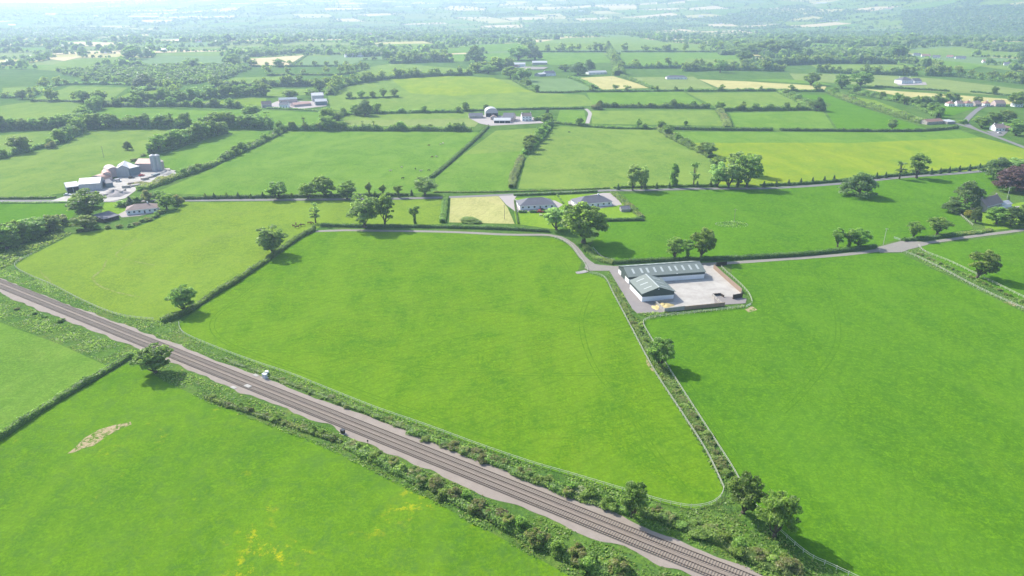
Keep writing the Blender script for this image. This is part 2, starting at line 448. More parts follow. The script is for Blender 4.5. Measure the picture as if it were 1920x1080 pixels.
NSH = [0]
def sheet(name, pts, mat, layer=1, label=None, world_pts=False, kind='structure', z=None):
    """flat piece of land traced as a polygon, draped on the terrain"""
    NSH[0] += 1
    tiny = 0.0007 * (NSH[0] % 20)          # no two sheets share a plane
    w = pts if world_pts else gps(pts)
    bm = bmesh.new()
    vs = [bm.verts.new((x, y, 0)) for x, y in w]
    f = bm.faces.new(vs)
    bmesh.ops.triangulate(bm, faces=[f])
    far = max(math.hypot(*p) for p in w)
    if far > 1050:
        for _ in range(4):
            es = [e for e in bm.edges if e.calc_length() > 70]
            if not es: break
            bmesh.ops.subdivide_edges(bm, edges=es, cuts=1)
            bmesh.ops.triangulate(bm, faces=[f for f in bm.faces if len(f.verts) > 3])
    for v in bm.verts:
        v.co.z = hz(v.co.x, v.co.y) + tiny + (lay(layer, v.co.x, v.co.y) if z is None else z)
    bmesh.ops.recalc_face_normals(bm, faces=bm.faces)
    if sum(f.normal.z for f in bm.faces) < 0: bmesh.ops.reverse_faces(bm, faces=bm.faces)
    me = bpy.data.meshes.new(name)
    bm.to_mesh(me); bm.free()
    o = link(name, me, mat)
    tag(o, label=label, kind=kind)
    return o
def smooth_line(w, step):
    """Catmull-Rom through world points, resampled"""
    P = np.array([w[0]] + list(w) + [w[-1]], float)
    out = []
    for i in range(1, len(P) - 2):
        n = max(2, int(np.linalg.norm(P[i + 1] - P[i]) / step))
        for t in np.linspace(0, 1, n, endpoint=False):
            out.append(0.5 * (2 * P[i] + (P[i + 1] - P[i - 1]) * t + (2 * P[i - 1] - 5 * P[i] + 4 * P[i + 1] - P[i + 2]) * t * t + (3 * P[i] - P[i - 1] - 3 * P[i + 1] + P[i + 2]) * t ** 3))
    out.append(P[-2])
    return np.array(out)
def normals2(P):
    d = np.gradient(P, axis=0)
    d /= np.linalg.norm(d, axis=1, keepdims=True) + 1e-9
    return d, np.stack([-d[:, 1], d[:, 0]], 1)
def strip(name, pts, width, mat, layer=3, step=6.0, wob=0.0, parent=None, label=None, world_pts=False):
    """road or path: a ribbon with slightly uneven edges"""
    NSH[0] += 1
    tiny = 0.0007 * (NSH[0] % 20)
    P = smooth_line(pts if world_pts else gps(pts), step)
    d, n = normals2(P)
    wl = width / 2 * (1 + wob * RNG.normal(size=len(P)))[:, None]
    wr = width / 2 * (1 + wob * RNG.normal(size=len(P)))[:, None]
    A, B = P + n * wl, P - n * wr
    zz = lambda Q: np.array([hz(x, y) + tiny + lay(layer, x, y) for x, y in Q])
    V = np.concatenate([np.c_[A, zz(A)], np.c_[B, zz(B)]])
    k = len(P)
    i = np.arange(k - 1)
    Q = np.stack([i, i + k, i + k + 1, i + 1], 1)
    o = link(name, np_mesh(name, V, Q), mat, parent)
    if parent is None: tag(o, label=label, kind='structure')
    return o

# ---------------------------------------------------------------- foliage builders
def unit(v): return v / (np.linalg.norm(v, axis=-1, keepdims=True) + 1e-9)
def leaves(C, N, S, rng, asp=0.75, jit=0.95):
    """one quad per leaf spray: centres, outward normals, sizes -> verts, quads"""
    n = len(C)
    N = unit(N + jit * rng.normal(size=(n, 3)))
    a = unit(np.cross(N, rng.normal(size=(n, 3))))
    b = np.cross(N, a)
    S = np.asarray(S).reshape(-1, 1) * np.ones((n, 1))
    a = a * S * 0.5; b = b * S * 0.5 * asp
    sk = rng.uniform(0.35, 1.0, (n, 2))
    V = np.stack([C - a - b * sk[:, :1], C + a * 0.9 - b, C + a + b * sk[:, 1:], C - a * 0.6 + b], 1).reshape(-1, 3)
    return V, np.arange(4 * n).reshape(n, 4)
def crown_arrays(rng, blobs, per, leaf, thick=0.45):
    """sprays over the skin of many blobs (x, y, z, r); tone by blob and by side"""
    blobs = np.asarray(blobs, float)
    m = len(blobs)
    cnt = np.maximum(8, (per * (blobs[:, 3] / blobs[:, 3].mean()) ** 2).astype(int))
    ib = np.repeat(np.arange(m), cnt)
    d = unit(rng.normal(size=(len(ib), 3)))
    d[:, 2] = np.where(d[:, 2] < -0.3, -d[:, 2] * 0.6, d[:, 2])
    d = unit(d)
    rad = blobs[ib, 3] * (1 - thick * rng.random(len(ib)) ** 2) * rng.uniform(0.85, 1.12, len(ib))
    C = blobs[ib, :3] + d * rad[:, None] * np.array([1, 1, 0.85])
    bt = rng.uniform(0.25, 1.0, m)
    tone = np.clip(bt[ib] + 0.22 * rng.normal(size=len(ib)), 0, 1)
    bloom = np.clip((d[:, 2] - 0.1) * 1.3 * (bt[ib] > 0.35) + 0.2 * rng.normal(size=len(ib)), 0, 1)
    V, Q = leaves(C, d, leaf * rng.uniform(0.7, 1.35, len(ib)), rng)
    return V, Q, tone, bloom
def limb_mesh(mb, rng, base, tip, r, n=3):
    p = Vector(base); q = Vector(tip); prev = p; pr = r
    for i in range(1, n + 1):
        t = i / n
        c = p.lerp(q, t) + Vector(rng.normal(size=3) * r * 0.8 * (0 if i == n else 1))
        cr = r * (1 - 0.72 * t)
        mb.tube(prev, c, pr, cr, 6)
        prev, pr = c, cr
TREES = {}
def tree_proto(kind, seed, Hh=12.0):
    """trunk and crown meshes of a nominal 12 m tree"""
    rng = np.random.default_rng(seed)
    mb = MB(); bl = []
    per, leaf, mat, bmat = 80, 0.46, L['green'], M['bark']
    if kind in ('oak', 'ash', 'olive', 'willow', 'lime'):
        th = {'oak': 1.0, 'ash': 1.5, 'olive': 1.2, 'willow': 0.6, 'lime': 0.5}[kind]
        W = {'oak': 5.2, 'ash': 4.3, 'olive': 4.8, 'willow': 4.6, 'lime': 4.6}[kind]
        nb = {'oak': 76, 'ash': 56, 'olive': 64, 'willow': 66, 'lime': 78}[kind]
        cz = (th + Hh) / 2 + 0.3; hz_ = (Hh - th) / 2
        for _ in range(nb):
            d = unit(rng.normal(size=3)); q = rng.random() ** 0.38
            r = rng.uniform(0.55, 1.30) * (1.0 if kind != 'ash' else 0.85)
            bl.append((d[0] * W * q * 0.8, d[1] * W * q * 0.8, cz + d[2] * hz_ * q * 0.90, r))
        mat = {'oak': L['green'], 'ash': L['green'], 'olive': L['olive'], 'willow': L['pale'], 'lime': L['bright']}[kind]
        per = 78 if kind != 'ash' else 66
        mb.tube((0, 0, -0.4), (0, 0, 0.5), 0.62, 0.45, 8)
        mb.tube((0, 0, 0.5), (0.1, 0, th), 0.45, 0.34, 8)
        for b in sorted(bl, key=lambda v: -v[3])[:9]:
            limb_mesh(mb, rng, (0.1, 0, th * rng.uniform(0.8, 1.0)), b[:3], 0.2)
    elif kind in ('dome', 'copper'):
        W = 6.0
        for _ in range(74):
            d = unit(rng.normal(size=3)); d[2] = abs(d[2]); q = rng.uniform(0.72, 1.0)
            bl.append((d[0] * W * 0.82 * q, d[1] * W * 0.82 * q, 1.3 + d[2] * (Hh - 2.6) * q, rng.uniform(0.9, 1.6)))
        mat = L['dark'] if kind == 'dome' else L['copper']; per = 90
        mb.tube((0, 0, -0.4), (0, 0, 4), 0.7, 0.45, 8)
        for b in bl[:8]: limb_mesh(mb, rng, (0, 0, 2.5), b[:3], 0.22)
    elif kind == 'ivy':
        for k in range(10):
            bl.append((rng.normal() * 0.18, rng.normal() * 0.18, 0.6 + k * 0.52, rng.uniform(0.65, 0.85)))
        for _ in range(26):
            d = unit(rng.normal(size=3)); q = rng.random() ** 0.5
            bl.append((d[0] * 2.7 * q, d[1] * 2.7 * q, 8.4 + d[2] * 3.0 * q, rng.uniform(0.6, 1.15)))
        mat = L['green']; per = 90
        mb.tube((0, 0, -0.4), (0, 0, 6), 0.5, 0.3, 8)
        for b in bl[10:20]: limb_mesh(mb, rng, (0, 0, rng.uniform(4, 6)), b[:3], 0.16)
    elif kind == 'thin':
        for _ in range(22):
            z = rng.uniform(3.0, 11.4); w = 2.4 * math.sin(math.pi * (z - 1) / 12.5) ** 0.7
            a = rng.uniform(0, 6.28)
            bl.append((math.cos(a) * w * rng.random() ** .5, math.sin(a) * w * rng.random() ** .5, z, rng.uniform(0.55, 0.95)))
        mat = L['olive']; per = 60; leaf = 0.42
        mb.tube((0, 0, -0.4), (0, 0, 5), 0.35, 0.22, 8); mb.tube((0, 0, 5), (0.2, 0, 11), 0.22, 0.05, 6)
        for b in bl[:14]: limb_mesh(mb, rng, (0.05, 0, rng.uniform(2.5, 7)), b[:3], 0.11)
    elif kind == 'poplar':
        for _ in range(70):
            z = rng.uniform(1.2, 11.3); w = 2.3 * math.sin(math.pi * min(1, (z + 0.5) / 12.3)) ** 0.6
            a = rng.uniform(0, 6.28)
            bl.append((math.cos(a) * w * 0.75, math.sin(a) * w * 0.75 * rng.random() ** .4, z, rng.uniform(0.7, 1.15)))
        mat = L['green']; per = 95
        mb.tube((0, 0, -0.4), (0, 0, 6), 0.4, 0.25, 8); mb.tube((0, 0, 6), (0, 0, 11), 0.25, 0.06, 6)
        for b in bl[:10]: limb_mesh(mb, rng, (0, 0, max(1, b[2] - 1.5)), b[:3], 0.1)
    elif kind == 'spire':
        for k in range(22):
            z = 0.5 + k * 0.5; w = 1.75 * (1 - z / 12.2) ** 0.75
            for _ in range(2):
                a = rng.uniform(0, 6.28)
                bl.append((math.cos(a) * w * 0.45, math.sin(a) * w * 0.45, z, max(0.28, w * 0.72)))
        mat = L['conifer']; per = 55; leaf = 0.5
        mb.tube((0, 0, -0.4), (0, 0, 11.4), 0.25, 0.04, 6)
    elif kind in ('bush', 'bloom', 'rust', 'elder', 'scrub', 'gold'):
        for _ in range(26):
            d = unit(rng.normal(size=3)); d[2] = abs(d[2]); q = rng.uniform(0.45, 1.0)
            bl.append((d[0] * 5.4 * q, d[1] * 5.4 * q, 1.6 + d[2] * 8.2 * q * rng.uniform(0.7, 1.05), rng.uniform(1.3, 2.6)))
        mat = {'bush': L['green'], 'bloom': L['bloom'], 'rust': L['rust'], 'elder': L['lime'], 'scrub': L['scrub'], 'gold': L['gold']}[kind]
        per = 120; leaf = 0.95
        for b in bl[:9]: limb_mesh(mb, rng, (rng.normal() * .5, rng.normal() * .5, -0.4), b[:3], 0.3)
    V, Q, tone, bloom = crown_arrays(rng, bl, per, leaf)
    if kind == 'ivy': tone[:10 * 40] *= 0.4
    cm = np_mesh('crown_' + kind, V, Q, {'tone': tone, 'bloom': bloom})
    cm.materials.append(mat)
    tm = mb.mesh('trunk_' + kind); tm.materials.append(bmat)
    return tm, cm
def proto(kind, v=0):
    key = (kind, v)
    if key not in TREES:
        TREES[key] = tree_proto(kind, 100 + 17 * v + sum(map(ord, kind)))
    return TREES[key]
NT_ = {'oak': 'broadleaf_tree', 'ash': 'ash_tree', 'olive': 'broadleaf_tree', 'willow': 'willow_tree', 'lime': 'broadleaf_tree', 'dome': 'dome_tree', 'copper': 'copper_beech',
       'ivy': 'ivy_clad_tree', 'thin': 'slender_tree', 'poplar': 'poplar_tree', 'spire': 'conifer', 'bush': 'bush', 'bloom': 'hawthorn_bush', 'rust': 'hawthorn_bush', 'elder': 'elder_bush', 'scrub': 'scrub_bush', 'gold': 'golden_shrub'}
NWID = {'oak': 9.2, 'ash': 7.8, 'olive': 8.6, 'willow': 8.4, 'lime': 8.4, 'dome': 12.2, 'copper': 12.2, 'ivy': 6.6, 'thin': 5.6, 'poplar': 5.8, 'spire': 3.4,
        'bush': 13.5, 'bloom': 13.5, 'rust': 13.5, 'elder': 13.5, 'scrub': 13.5, 'gold': 13.5}
NTREE = [0]
def tree_at(xy, hm, wm, kind, label, group=None, tilt=0.0):
    rnd = random.Random(int(abs(xy[0]) * 13 + abs(xy[1]) * 7))
    tm, cm = proto(kind, rnd.randrange(2))
    r = empty(NT_[kind], (xy[0], xy[1], hz(*xy)), rnd.uniform(0, 6.28))
    sw = wm / NWID[kind]
    r.scale = (sw, sw, hm / 12.0)
    if tilt: r.rotation_euler = (0, tilt, 0)
    bushy = kind in ('bush', 'bloom', 'rust', 'elder', 'scrub', 'gold')
    link('stems' if bushy else 'trunk', tm, None, r)
    link('foliage' if bushy else 'crown', cm, None, r)
    tag(r, label, 'bush' if bushy else 'tree', group)
    NTREE[0] += 1
    return r
def tree_px(px, py, hp, wp, kind, label, group=None, tilt=0.0):
    """tree with its foot at a photo pixel; pixel height and width give metres at that distance"""
    p = gp(px, py); k = pxm(p); e = dep(p)
    wm = wp / k
    hm = max(1.0, (hp / k - 0.35 * wm * math.sin(e)) / math.cos(e))
    return tree_at(p, hm, wm, kind, label, group, tilt)

def rowmod(rng, n, k, lo, hi):
    """smooth random profile along a hedge"""
    m = max(4, int(n / k) + 3)
    return np.interp(np.linspace(0, m - 1, n), np.arange(m), rng.uniform(lo, hi, m))
def hedge(pts, hgt, wid, label, mat='hedge', rough=0.35, leaf=None, seed=1, name='hedge', gaps=None, world_pts=False, bloom=0.0, group=None):
    """hedge along a traced line: a leafy skin of sprays over an inner mass, lumpy along its length"""
    rng = np.random.default_rng(seed + int(abs(pts[0][0]) * 3 + abs(pts[0][1])))
    P = smooth_line(pts if world_pts else gps(pts), 1.5)
    P0 = P.mean(0)
    dist = float(np.hypot(*P.T).min())
    leaf = leaf or max(0.40, dist * 0.00125)
    d, n = normals2(P)
    seg = np.linalg.norm(np.diff(P, axis=0), axis=1)
    Lg = seg.sum(); cum = np.concatenate([[0], np.cumsum(seg)])
    ns = max(8, int(Lg / 1.5))
    hm = rowmod(rng, ns, max(1.2, wid / 2.6), 1 - rough, 1 + rough * 0.6) * rowmod(rng, ns, max(3, wid), 1 - rough * 0.5, 1 + rough * 0.5)
    if rough >= 0.3: hm = hm * (1 + np.maximum(0, rowmod(rng, ns, max(2, wid / 1.6), -2.2, 1.0)) * rough * 1.6)
    wm = rowmod(rng, ns, max(1.2, wid / 2.2), 1 - rough * 0.7, 1 + rough * 0.5)
    off = rowmod(rng, ns, 5, -rough * wid * 0.12, rough * wid * 0.12)
    tn = rowmod(rng, ns, max(1.5, wid / 2), 0.3, 1.0)
    tb = rowmod(rng, ns, max(2, wid), -1.2, 1.0)
    girth = 2 * hgt + wid
    N = int(Lg * girth / (leaf * leaf) * 1.35) + 20
    N = min(N, 60000)
    t = rng.random(N) * Lg
    ip = lambda a: np.interp(t, np.linspace(0, Lg, ns), a)
    cx, cy = np.interp(t, cum, P[:, 0]), np.interp(t, cum, P[:, 1])
    nx, ny = np.interp(t, cum, n[:, 0]), np.interp(t, cum, n[:, 1])
    ph = rng.uniform(0, math.pi, N)
    rad = rng.uniform(0.80, 1.06, N)
    u = np.sign(np.cos(ph)) * np.abs(np.cos(ph)) ** 0.6 * wid / 2 * ip(wm) * rad + ip(off)
    z = np.abs(np.sin(ph)) ** 0.6 * hgt * ip(hm) * rad
    X, Y = cx + nx * u, cy + ny * u
    C = np.stack([X, Y, height(X, Y) + z], 1)
    Nn = np.stack([nx * np.cos(ph), ny * np.cos(ph), np.sin(ph) + 0.15], 1)
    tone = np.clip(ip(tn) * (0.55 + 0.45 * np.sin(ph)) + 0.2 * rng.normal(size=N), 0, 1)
    bl = np.clip(ip(tb) * np.sin(ph) * bloom * 2 + 0.15 * rng.normal(size=N) * (bloom > 0), 0, 1)
    V, Q = leaves(C, Nn, leaf * rng.uniform(0.75, 1.35, N), rng)
    # inner mass
    k = 7
    ts = np.linspace(0, Lg, ns)
    bx, by = np.interp(ts, cum, P[:, 0]), np.interp(ts, cum, P[:, 1])
    mx, my = np.interp(ts, cum, n[:, 0]), np.interp(ts, cum, n[:, 1])
    rows = []
    for ang in np.linspace(0, math.pi, k):
        uu = math.copysign(abs(math.cos(ang)) ** 0.6, math.cos(ang)) * wid / 2 * wm * 0.80 + off
        zz = abs(math.sin(ang)) ** 0.6 * hgt * hm * 0.80
        x, y = bx + mx * uu, by + my * uu
        rows.append(np.stack([x, y, height(x, y) + zz - (0.05 if ang in (0, math.pi) else 0)], 1))
    G = np.stack(rows, 1)
    idx = np.arange(ns * k).reshape(ns, k) + len(V)
    Q2 = np.stack([idx[:-1, :-1], idx[1:, :-1], idx[1:, 1:], idx[:-1, 1:]], -1).reshape(-1, 4)
    me = np_mesh('hedge', np.concatenate([V, G.reshape(-1, 3)]) - np.array([P0[0], P0[1], 0]), np.concatenate([Q, Q2]),
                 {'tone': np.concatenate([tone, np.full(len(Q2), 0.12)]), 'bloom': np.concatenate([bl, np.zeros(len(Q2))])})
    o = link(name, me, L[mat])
    o.location = (P0[0], P0[1], 0)
    tag(o, label, 'hedge', group)
    return P
def tuft_stuff(name, polys, dens, size, mat, label, cat, hmin=0.2, hmax=0.8, seed=3, bloom=0.0):
    """rough growth over traced areas: upright sprays nobody could count"""
    rng = np.random.default_rng(seed)
    Cs = []
    for poly in polys:
        W = np.array(gps(poly))
        lo, hi = W.min(0), W.max(0)
        n = int((hi - lo).prod() * dens)
        p = lo + rng.random((n, 2)) * (hi - lo)
        ins = np.zeros(n, bool)
        j = len(W) - 1
        for i in range(len(W)):
            c = ((W[i, 1] > p[:, 1]) != (W[j, 1] > p[:, 1])) & (p[:, 0] < (W[j, 0] - W[i, 0]) * (p[:, 1] - W[i, 1]) / (W[j, 1] - W[i, 1] + 1e-9) + W[i, 0])
            ins ^= c; j = i
        Cs.append(p[ins])
    p = np.concatenate(Cs)
    # patchy: drop where a low-frequency pattern is weak
    f = np.sin(p[:, 0] * 0.31 + 2 * np.sin(p[:, 1] * 0.17)) + np.sin(p[:, 1] * 0.43 + 1.7 * np.sin(p[:, 0] * 0.23))
    keep = f + rng.normal(size=len(p)) * 0.7 > -0.9
    p = p[keep]; f = f[keep]
    z = rng.uniform(hmin, hmax, len(p)) * np.clip(0.7 + 0.3 * f, 0.3, 1.3)
    C = np.stack([p[:, 0], p[:, 1], height(p[:, 0], p[:, 1]) + z * 0.6], 1)
    tone = np.clip(0.5 + 0.2 * f + 0.2 * rng.normal(size=len(p)), 0, 1)
    bl = np.clip((rng.random(len(p)) < bloom) * rng.random(len(p)) * 1.2, 0, 1)
    V, Q = leaves(C, np.tile([0.0, 0.0, 0.8], (len(p), 1)), size * rng.uniform(0.6, 1.4, len(p)), rng)
    o = link(name, np_mesh(name, V, Q, {'tone': tone, 'bloom': bl}), mat)
    tag(o, label, cat, kind='stuff')
    return o

# ---------------------------------------------------------------- fields
FENCE_RAIL_L = [(60, 478), (34, 492), (28, 499), (36, 508), (60, 520), (100, 537), (150, 563), (200, 585), (240, 596), (290, 601)]
FENCE_RAIL_R = [(336, 608), (338, 618), (350, 630), (400, 652), (480, 682), (540, 702), (600, 726), (700, 766), (800, 801), (900, 838), (1000, 872), (1080, 895), (1200, 931), (1250, 945), (1295, 953), (1330, 948), (1350, 935), (1357, 919)]
FENCE_WEST = [(1357, 919), (1325, 851), (1280, 780), (1225, 695), (1180, 610), (1150, 553), (1133, 522), (1105, 513)]
FENCE_EAST = [(1660, 1112), (1560, 1065), (1513, 1042), (1453, 990), (1423, 959), (1403, 935), (1377, 887), (1356, 853), (1309, 780), (1279, 733), (1255, 695), (1222, 639), (1206, 609), (1213, 600), (1235, 595), (1320, 586), (1395, 577)]
near_fields = [
    ('vivid', [(600, 433), (700, 432), (850, 437), (960, 442), (1040, 447), (1068, 460), (1090, 492), (1082, 510)] + FENCE_WEST[::-1] + FENCE_RAIL_R[::-1] + [(345, 600), (400, 557), (450, 526), (500, 492), (570, 443)]),
    ('lime', [(60, 478), (140, 438), (200, 430), (240, 432), (290, 413), (330, 396), (345, 379), (420, 379), (600, 377), (800, 374), (832, 374), (828, 420), (700, 427), (600, 426), (560, 440), (480, 495), (390, 560), (330, 600)] + FENCE_RAIL_L[::-1]),
    ('vivid2', FENCE_EAST[::-1][:0] + [(1372, 495), (1500, 487), (1640, 474), (1690, 475), (1740, 500), (1920, 586), (2060, 655), (2200, 1120), (1640, 1100)] + FENCE_EAST + [(1412, 572), (1405, 555), (1372, 515)]),
    ('vivid2', [(1128, 478), (1105, 466), (1135, 416), (1212, 415), (1205, 402), (1168, 364), (1300, 357), (1440, 354), (1570, 346), (1700, 333), (1850, 324), (1880, 345), (1840, 376), (1792, 396), (1825, 430), (1700, 446), (1640, 461), (1500, 472), (1350, 482), (1165, 489)]),
    ('vivid2', [(1725, 461), (1850, 447), (1920, 437), (2060, 418), (2100, 650), (1920, 566), (1830, 522), (1760, 490)]),
    ('buttercup', [(248, 676), (310, 716), (400, 757), (600, 832), (800, 932), (1000, 1042), (1120, 1110), (600, 1130), (-100, 1130), (-120, 895), (0, 826), (100, 759)]),
    ('midg', [(0, 605), (110, 645), (205, 688), (100, 748), (0, 815), (-150, 905), (-150, 560)]),
    ('vivid2', [(0, 380), (130, 378), (140, 400), (130, 415), (110, 425), (40, 440), (0, 445), (-80, 440), (-80, 382)]),
    ('mid', [(-60, 300), (60, 285), (115, 275), (200, 280), (270, 290), (215, 318), (170, 345), (120, 362), (60, 370), (-60, 372)]),
    ('mid', [(115, 275), (165, 243), (350, 243), (360, 262), (330, 278), (270, 290), (200, 282)]),
    ('midg', [(285, 305), (330, 282), (360, 268), (430, 246), (505, 245), (500, 260), (440, 290), (380, 313), (345, 325)]),
    ('midg', [(290, 362), (400, 315), (500, 265), (535, 247), (890, 247), (905, 250), (850, 300), (805, 335), (800, 362), (600, 366), (480, 368)]),
    ('midg', [(815, 335), (868, 290), (1003, 282), (985, 290), (960, 340), (955, 357), (820, 358)]),
    ('mid', [(868, 290), (930, 245), (1010, 240), (1020, 260), (1003, 282)]),
    ('mid', [(972, 354), (985, 300), (1025, 255), (1040, 236), (1090, 239), (1240, 244), (1270, 265), (1330, 295), (1340, 348), (1200, 354)]),
    ('midg', [(1255, 247), (1560, 248), (1730, 248), (1800, 244), (1840, 258), (1600, 268), (1330, 275), (1290, 268)]),
    ('yellowing', [(1290, 268), (1600, 268), (1840, 258), (1880, 268), (1960, 290), (2050, 310), (1890, 316), (1700, 328), (1560, 341), (1440, 349), (1345, 346), (1338, 300)]),
]
for m, p in near_fields:
    sheet('field', p, M[m], 1)
mid_fields = [
    ('midg', [(165, 222), (180, 209), (400, 208), (470, 206), (600, 211), (640, 217), (600, 236), (480, 234), (300, 232), (170, 238)]),
    ('mid', [(0, 200), (60, 190), (150, 190), (205, 194), (160, 212), (140, 224), (0, 230)]),
    ('mid', [(-80, 262), (100, 244), (140, 246), (110, 266), (50, 282), (-80, 296)]),
    ('mid', [(635, 218), (660, 216), (870, 211), (900, 210), (905, 222), (640, 226)]),
    ('pale', [(640, 226), (905, 222), (890, 238), (640, 236)]),
    ('mid', [(615, 180), (640, 162), (740, 147), (880, 143), (960, 151), (990, 170), (1020, 175), (1095, 178), (1117, 198), (1000, 203), (700, 212), (620, 205)]),
    ('grey', [(993, 148), (1067, 147), (1117, 168), (1012, 173)]),
    ('cream', [(1088, 146), (1150, 143), (1222, 165), (1130, 168)]),
    ('pale', [(1182, 145), (1300, 144), (1340, 166), (1240, 168)]),
    ('midg', [(1100, 174), (1280, 172), (1320, 196), (1112, 198)]),
    ('mid', [(1108, 208), (1340, 207), (1358, 236), (1110, 232)]),
    ('midg', [(1050, 206), (1095, 208), (1100, 230), (1042, 231)]),
    ('mid', [(1288, 174), (1460, 173), (1510, 196), (1500, 204), (1350, 205)]),
    ('midg', [(1368, 212), (1543, 208), (1565, 242), (1380, 240)]),
    ('vivid2', [(1490, 178), (1550, 178), (1605, 198), (1740, 242), (1570, 242), (1548, 207), (1560, 195)]),
    ('cream', [(1310, 149), (1400, 153), (1550, 162), (1545, 169), (1440, 169), (1350, 166)]),
    ('cream', [(1620, 167), (1760, 176), (1905, 187), (1900, 196), (1800, 193), (1700, 183)]),
    ('pale', [(1480, 138), (1640, 141), (1760, 148), (1920, 168), (1920, 182), (1760, 172), (1620, 160), (1490, 150)]),
    ('lime', [(1590, 180), (1640, 188), (1745, 228), (1720, 228), (1640, 203)]),
    ('vivid2', [(1720, 198), (1780, 203), (1830, 218), (1770, 222)]),
    ('midg', [(1700, 107), (1850, 122), (1820, 131), (1760, 128)]),
    ('mid', [(1520, 122), (1690, 121), (1740, 132), (1540, 134)]),
    ('midg', [(1000, 99), (1130, 99), (1148, 118), (1010, 124)]),
    ('midg', [(1160, 99), (1390, 99), (1405, 120), (1300, 124), (1170, 126)]),
    ('mid', [(1000, 81), (1060, 72), (1180, 69), (1250, 80), (1395, 95), (1000, 96)]),
    ('midg', [(820, 96), (970, 81), (985, 94), (830, 101)]),
    ('midg', [(828, 103), (965, 99), (945, 113), (850, 116)]),
    ('tan', [(465, 111), (572, 104), (545, 124), (470, 123)]),
    ('grey', [(577, 106), (690, 109), (655, 123), (557, 124)]),
    ('mid', [(270, 102), (460, 97), (445, 104), (280, 105)]),
    ('grey', [(210, 126), (290, 106), (430, 106), (420, 123), (330, 127)]),
    ('mid', [(65, 131), (130, 113), (225, 107), (215, 121), (140, 136)]),
    ('tan', [(90, 84), (150, 79), (240, 82), (200, 89)]),
    ('tan', [(75, 109), (155, 107), (120, 115)]),
    ('tan', [(-30, 84), (55, 84), (-30, 91)]),
    ('tan', [(-30, 116), (32, 115), (-30, 127)]),
    ('tan', [(285, 76), (385, 73), (350, 79)]),
    ('mid', [(60, 187), (130, 162), (240, 164), (205, 190)]),
    ('mid', [(5, 165), (112, 161), (58, 181), (5, 183)]),
    ('lime', [(200, 193), (245, 173), (297, 169), (280, 186)]),
    ('lime', [(280, 196), (500, 184), (495, 199), (440, 202)]),
    ('mid', [(335, 182), (410, 170), (590, 166), (572, 178), (460, 186)]),
    ('mid', [(400, 162), (440, 146), (545, 143), (480, 162)]),
    ('mid', [(660, 131), (740, 119), (800, 124), (880, 130), (870, 141), (680, 143)]),
    ('mid', [(1690, 96), (1790, 89), (1960, 82), (1960, 110), (1720, 104)]),
    ('mid', [(1281, 110), (1392, 112), (1392, 121), (1290, 123)]),
    ('midg', [(1450, 148), (1530, 152), (1560, 160), (1400, 150)]),
    ('cream', [(640, 100), (760, 97), (700, 103)]),
]
for m, p in mid_fields:
    sheet('field', p, M[m], 1)
# buttercup stretches and cut strips inside fields
sheet('flowering_strip', [(735, 150), (840, 143), (925, 146), (975, 165), (1000, 172), (850, 180), (770, 175)], M['yellowing'], 2)
# gardens, plots
sheet('mown_plot', [(845, 369), (935, 368), (952, 390), (965, 420), (842, 417)], M['stubble'], 2)
sheet('lawn', [(960, 372), (1055, 366), (1140, 363), (1165, 372), (1202, 408), (1135, 413), (1040, 430), (968, 420)], M['lawn'], 2)
sheet('lawn', [(196, 380), (245, 378), (262, 388), (235, 402), (190, 400)], M['lawn'], 2)
sheet('lawn', [(1832, 400), (1880, 385), (1960, 372), (1960, 425), (1850, 432)], M['lawn'], 2)

# ---------------------------------------------------------------- railway land
BAL_N = [(-260, 408), (-140, 461), (0, 521), (80, 553), (160, 583), (300, 634), (420, 681), (500, 708), (580, 742), (720, 790), (820, 826), (900, 859), (1060, 924), (1200, 983), (1360, 1048), (1440, 1084), (1560, 1136)]
BAL_S = [(-260, 438), (-140, 490), (0, 551), (100, 592), (250, 650), (420, 722), (560, 777), (700, 836), (900, 922), (1060, 985), (1200, 1041), (1300, 1084), (1420, 1140)]
sheet('railway_verge', [(-200, 400)] + [(0, 486), (30, 495)] + FENCE_RAIL_L[2:] + [(310, 606)] + FENCE_RAIL_R[:-1] + [(1380, 920), (1403, 935), (1453, 990), (1513, 1042), (1600, 1085), (1700, 1150), (1560, 1136)] + BAL_N[::-1][1:], M['verge'], 2)
sheet('railway_verge', BAL_S + [(1300, 1140), (1120, 1105), (1000, 1042), (800, 932), (600, 832), (400, 757), (310, 716), (248, 676), (205, 688), (110, 645), (0, 605), (-200, 530)], M['verge'], 2)
def ragged(pl, amp, seed):
    rng = np.random.default_rng(seed)
    P = smooth_line(gps(pl), 1.6)
    d_, n_ = normals2(P)
    j = np.convolve(rng.normal(size=len(P) + 4), [0.2, 0.5, 0.8, 0.5, 0.2], 'valid')
    return [tuple(v) for v in P + n_ * (j * amp)[:, None]]
sheet('ballast_bed', ragged(BAL_N, 0.38, 1) + ragged(BAL_S, 0.38, 2)[::-1], M['ballast'], 4, world_pts=True)
TC = [(420 + k * 780, 700.2 + k * 312.3) for k in (-0.86, -0.5, 0, 0.5, 1.0, 1.36)]
TCW = np.array(gps(TC))
t_dir = (TCW[-1] - TCW[0]) / np.linalg.norm(TCW[-1] - TCW[0])      # tracks run straight
t_nrm = np.array([-t_dir[1], t_dir[0]])
t0 = TCW.mean(0)
tl = np.array([(p - t0) @ t_dir for p in TCW])
TA, TB = tl.min() - 40, tl.max() + 10
def tpt(s, off=0.0): return t0 + t_dir * s + t_nrm * off
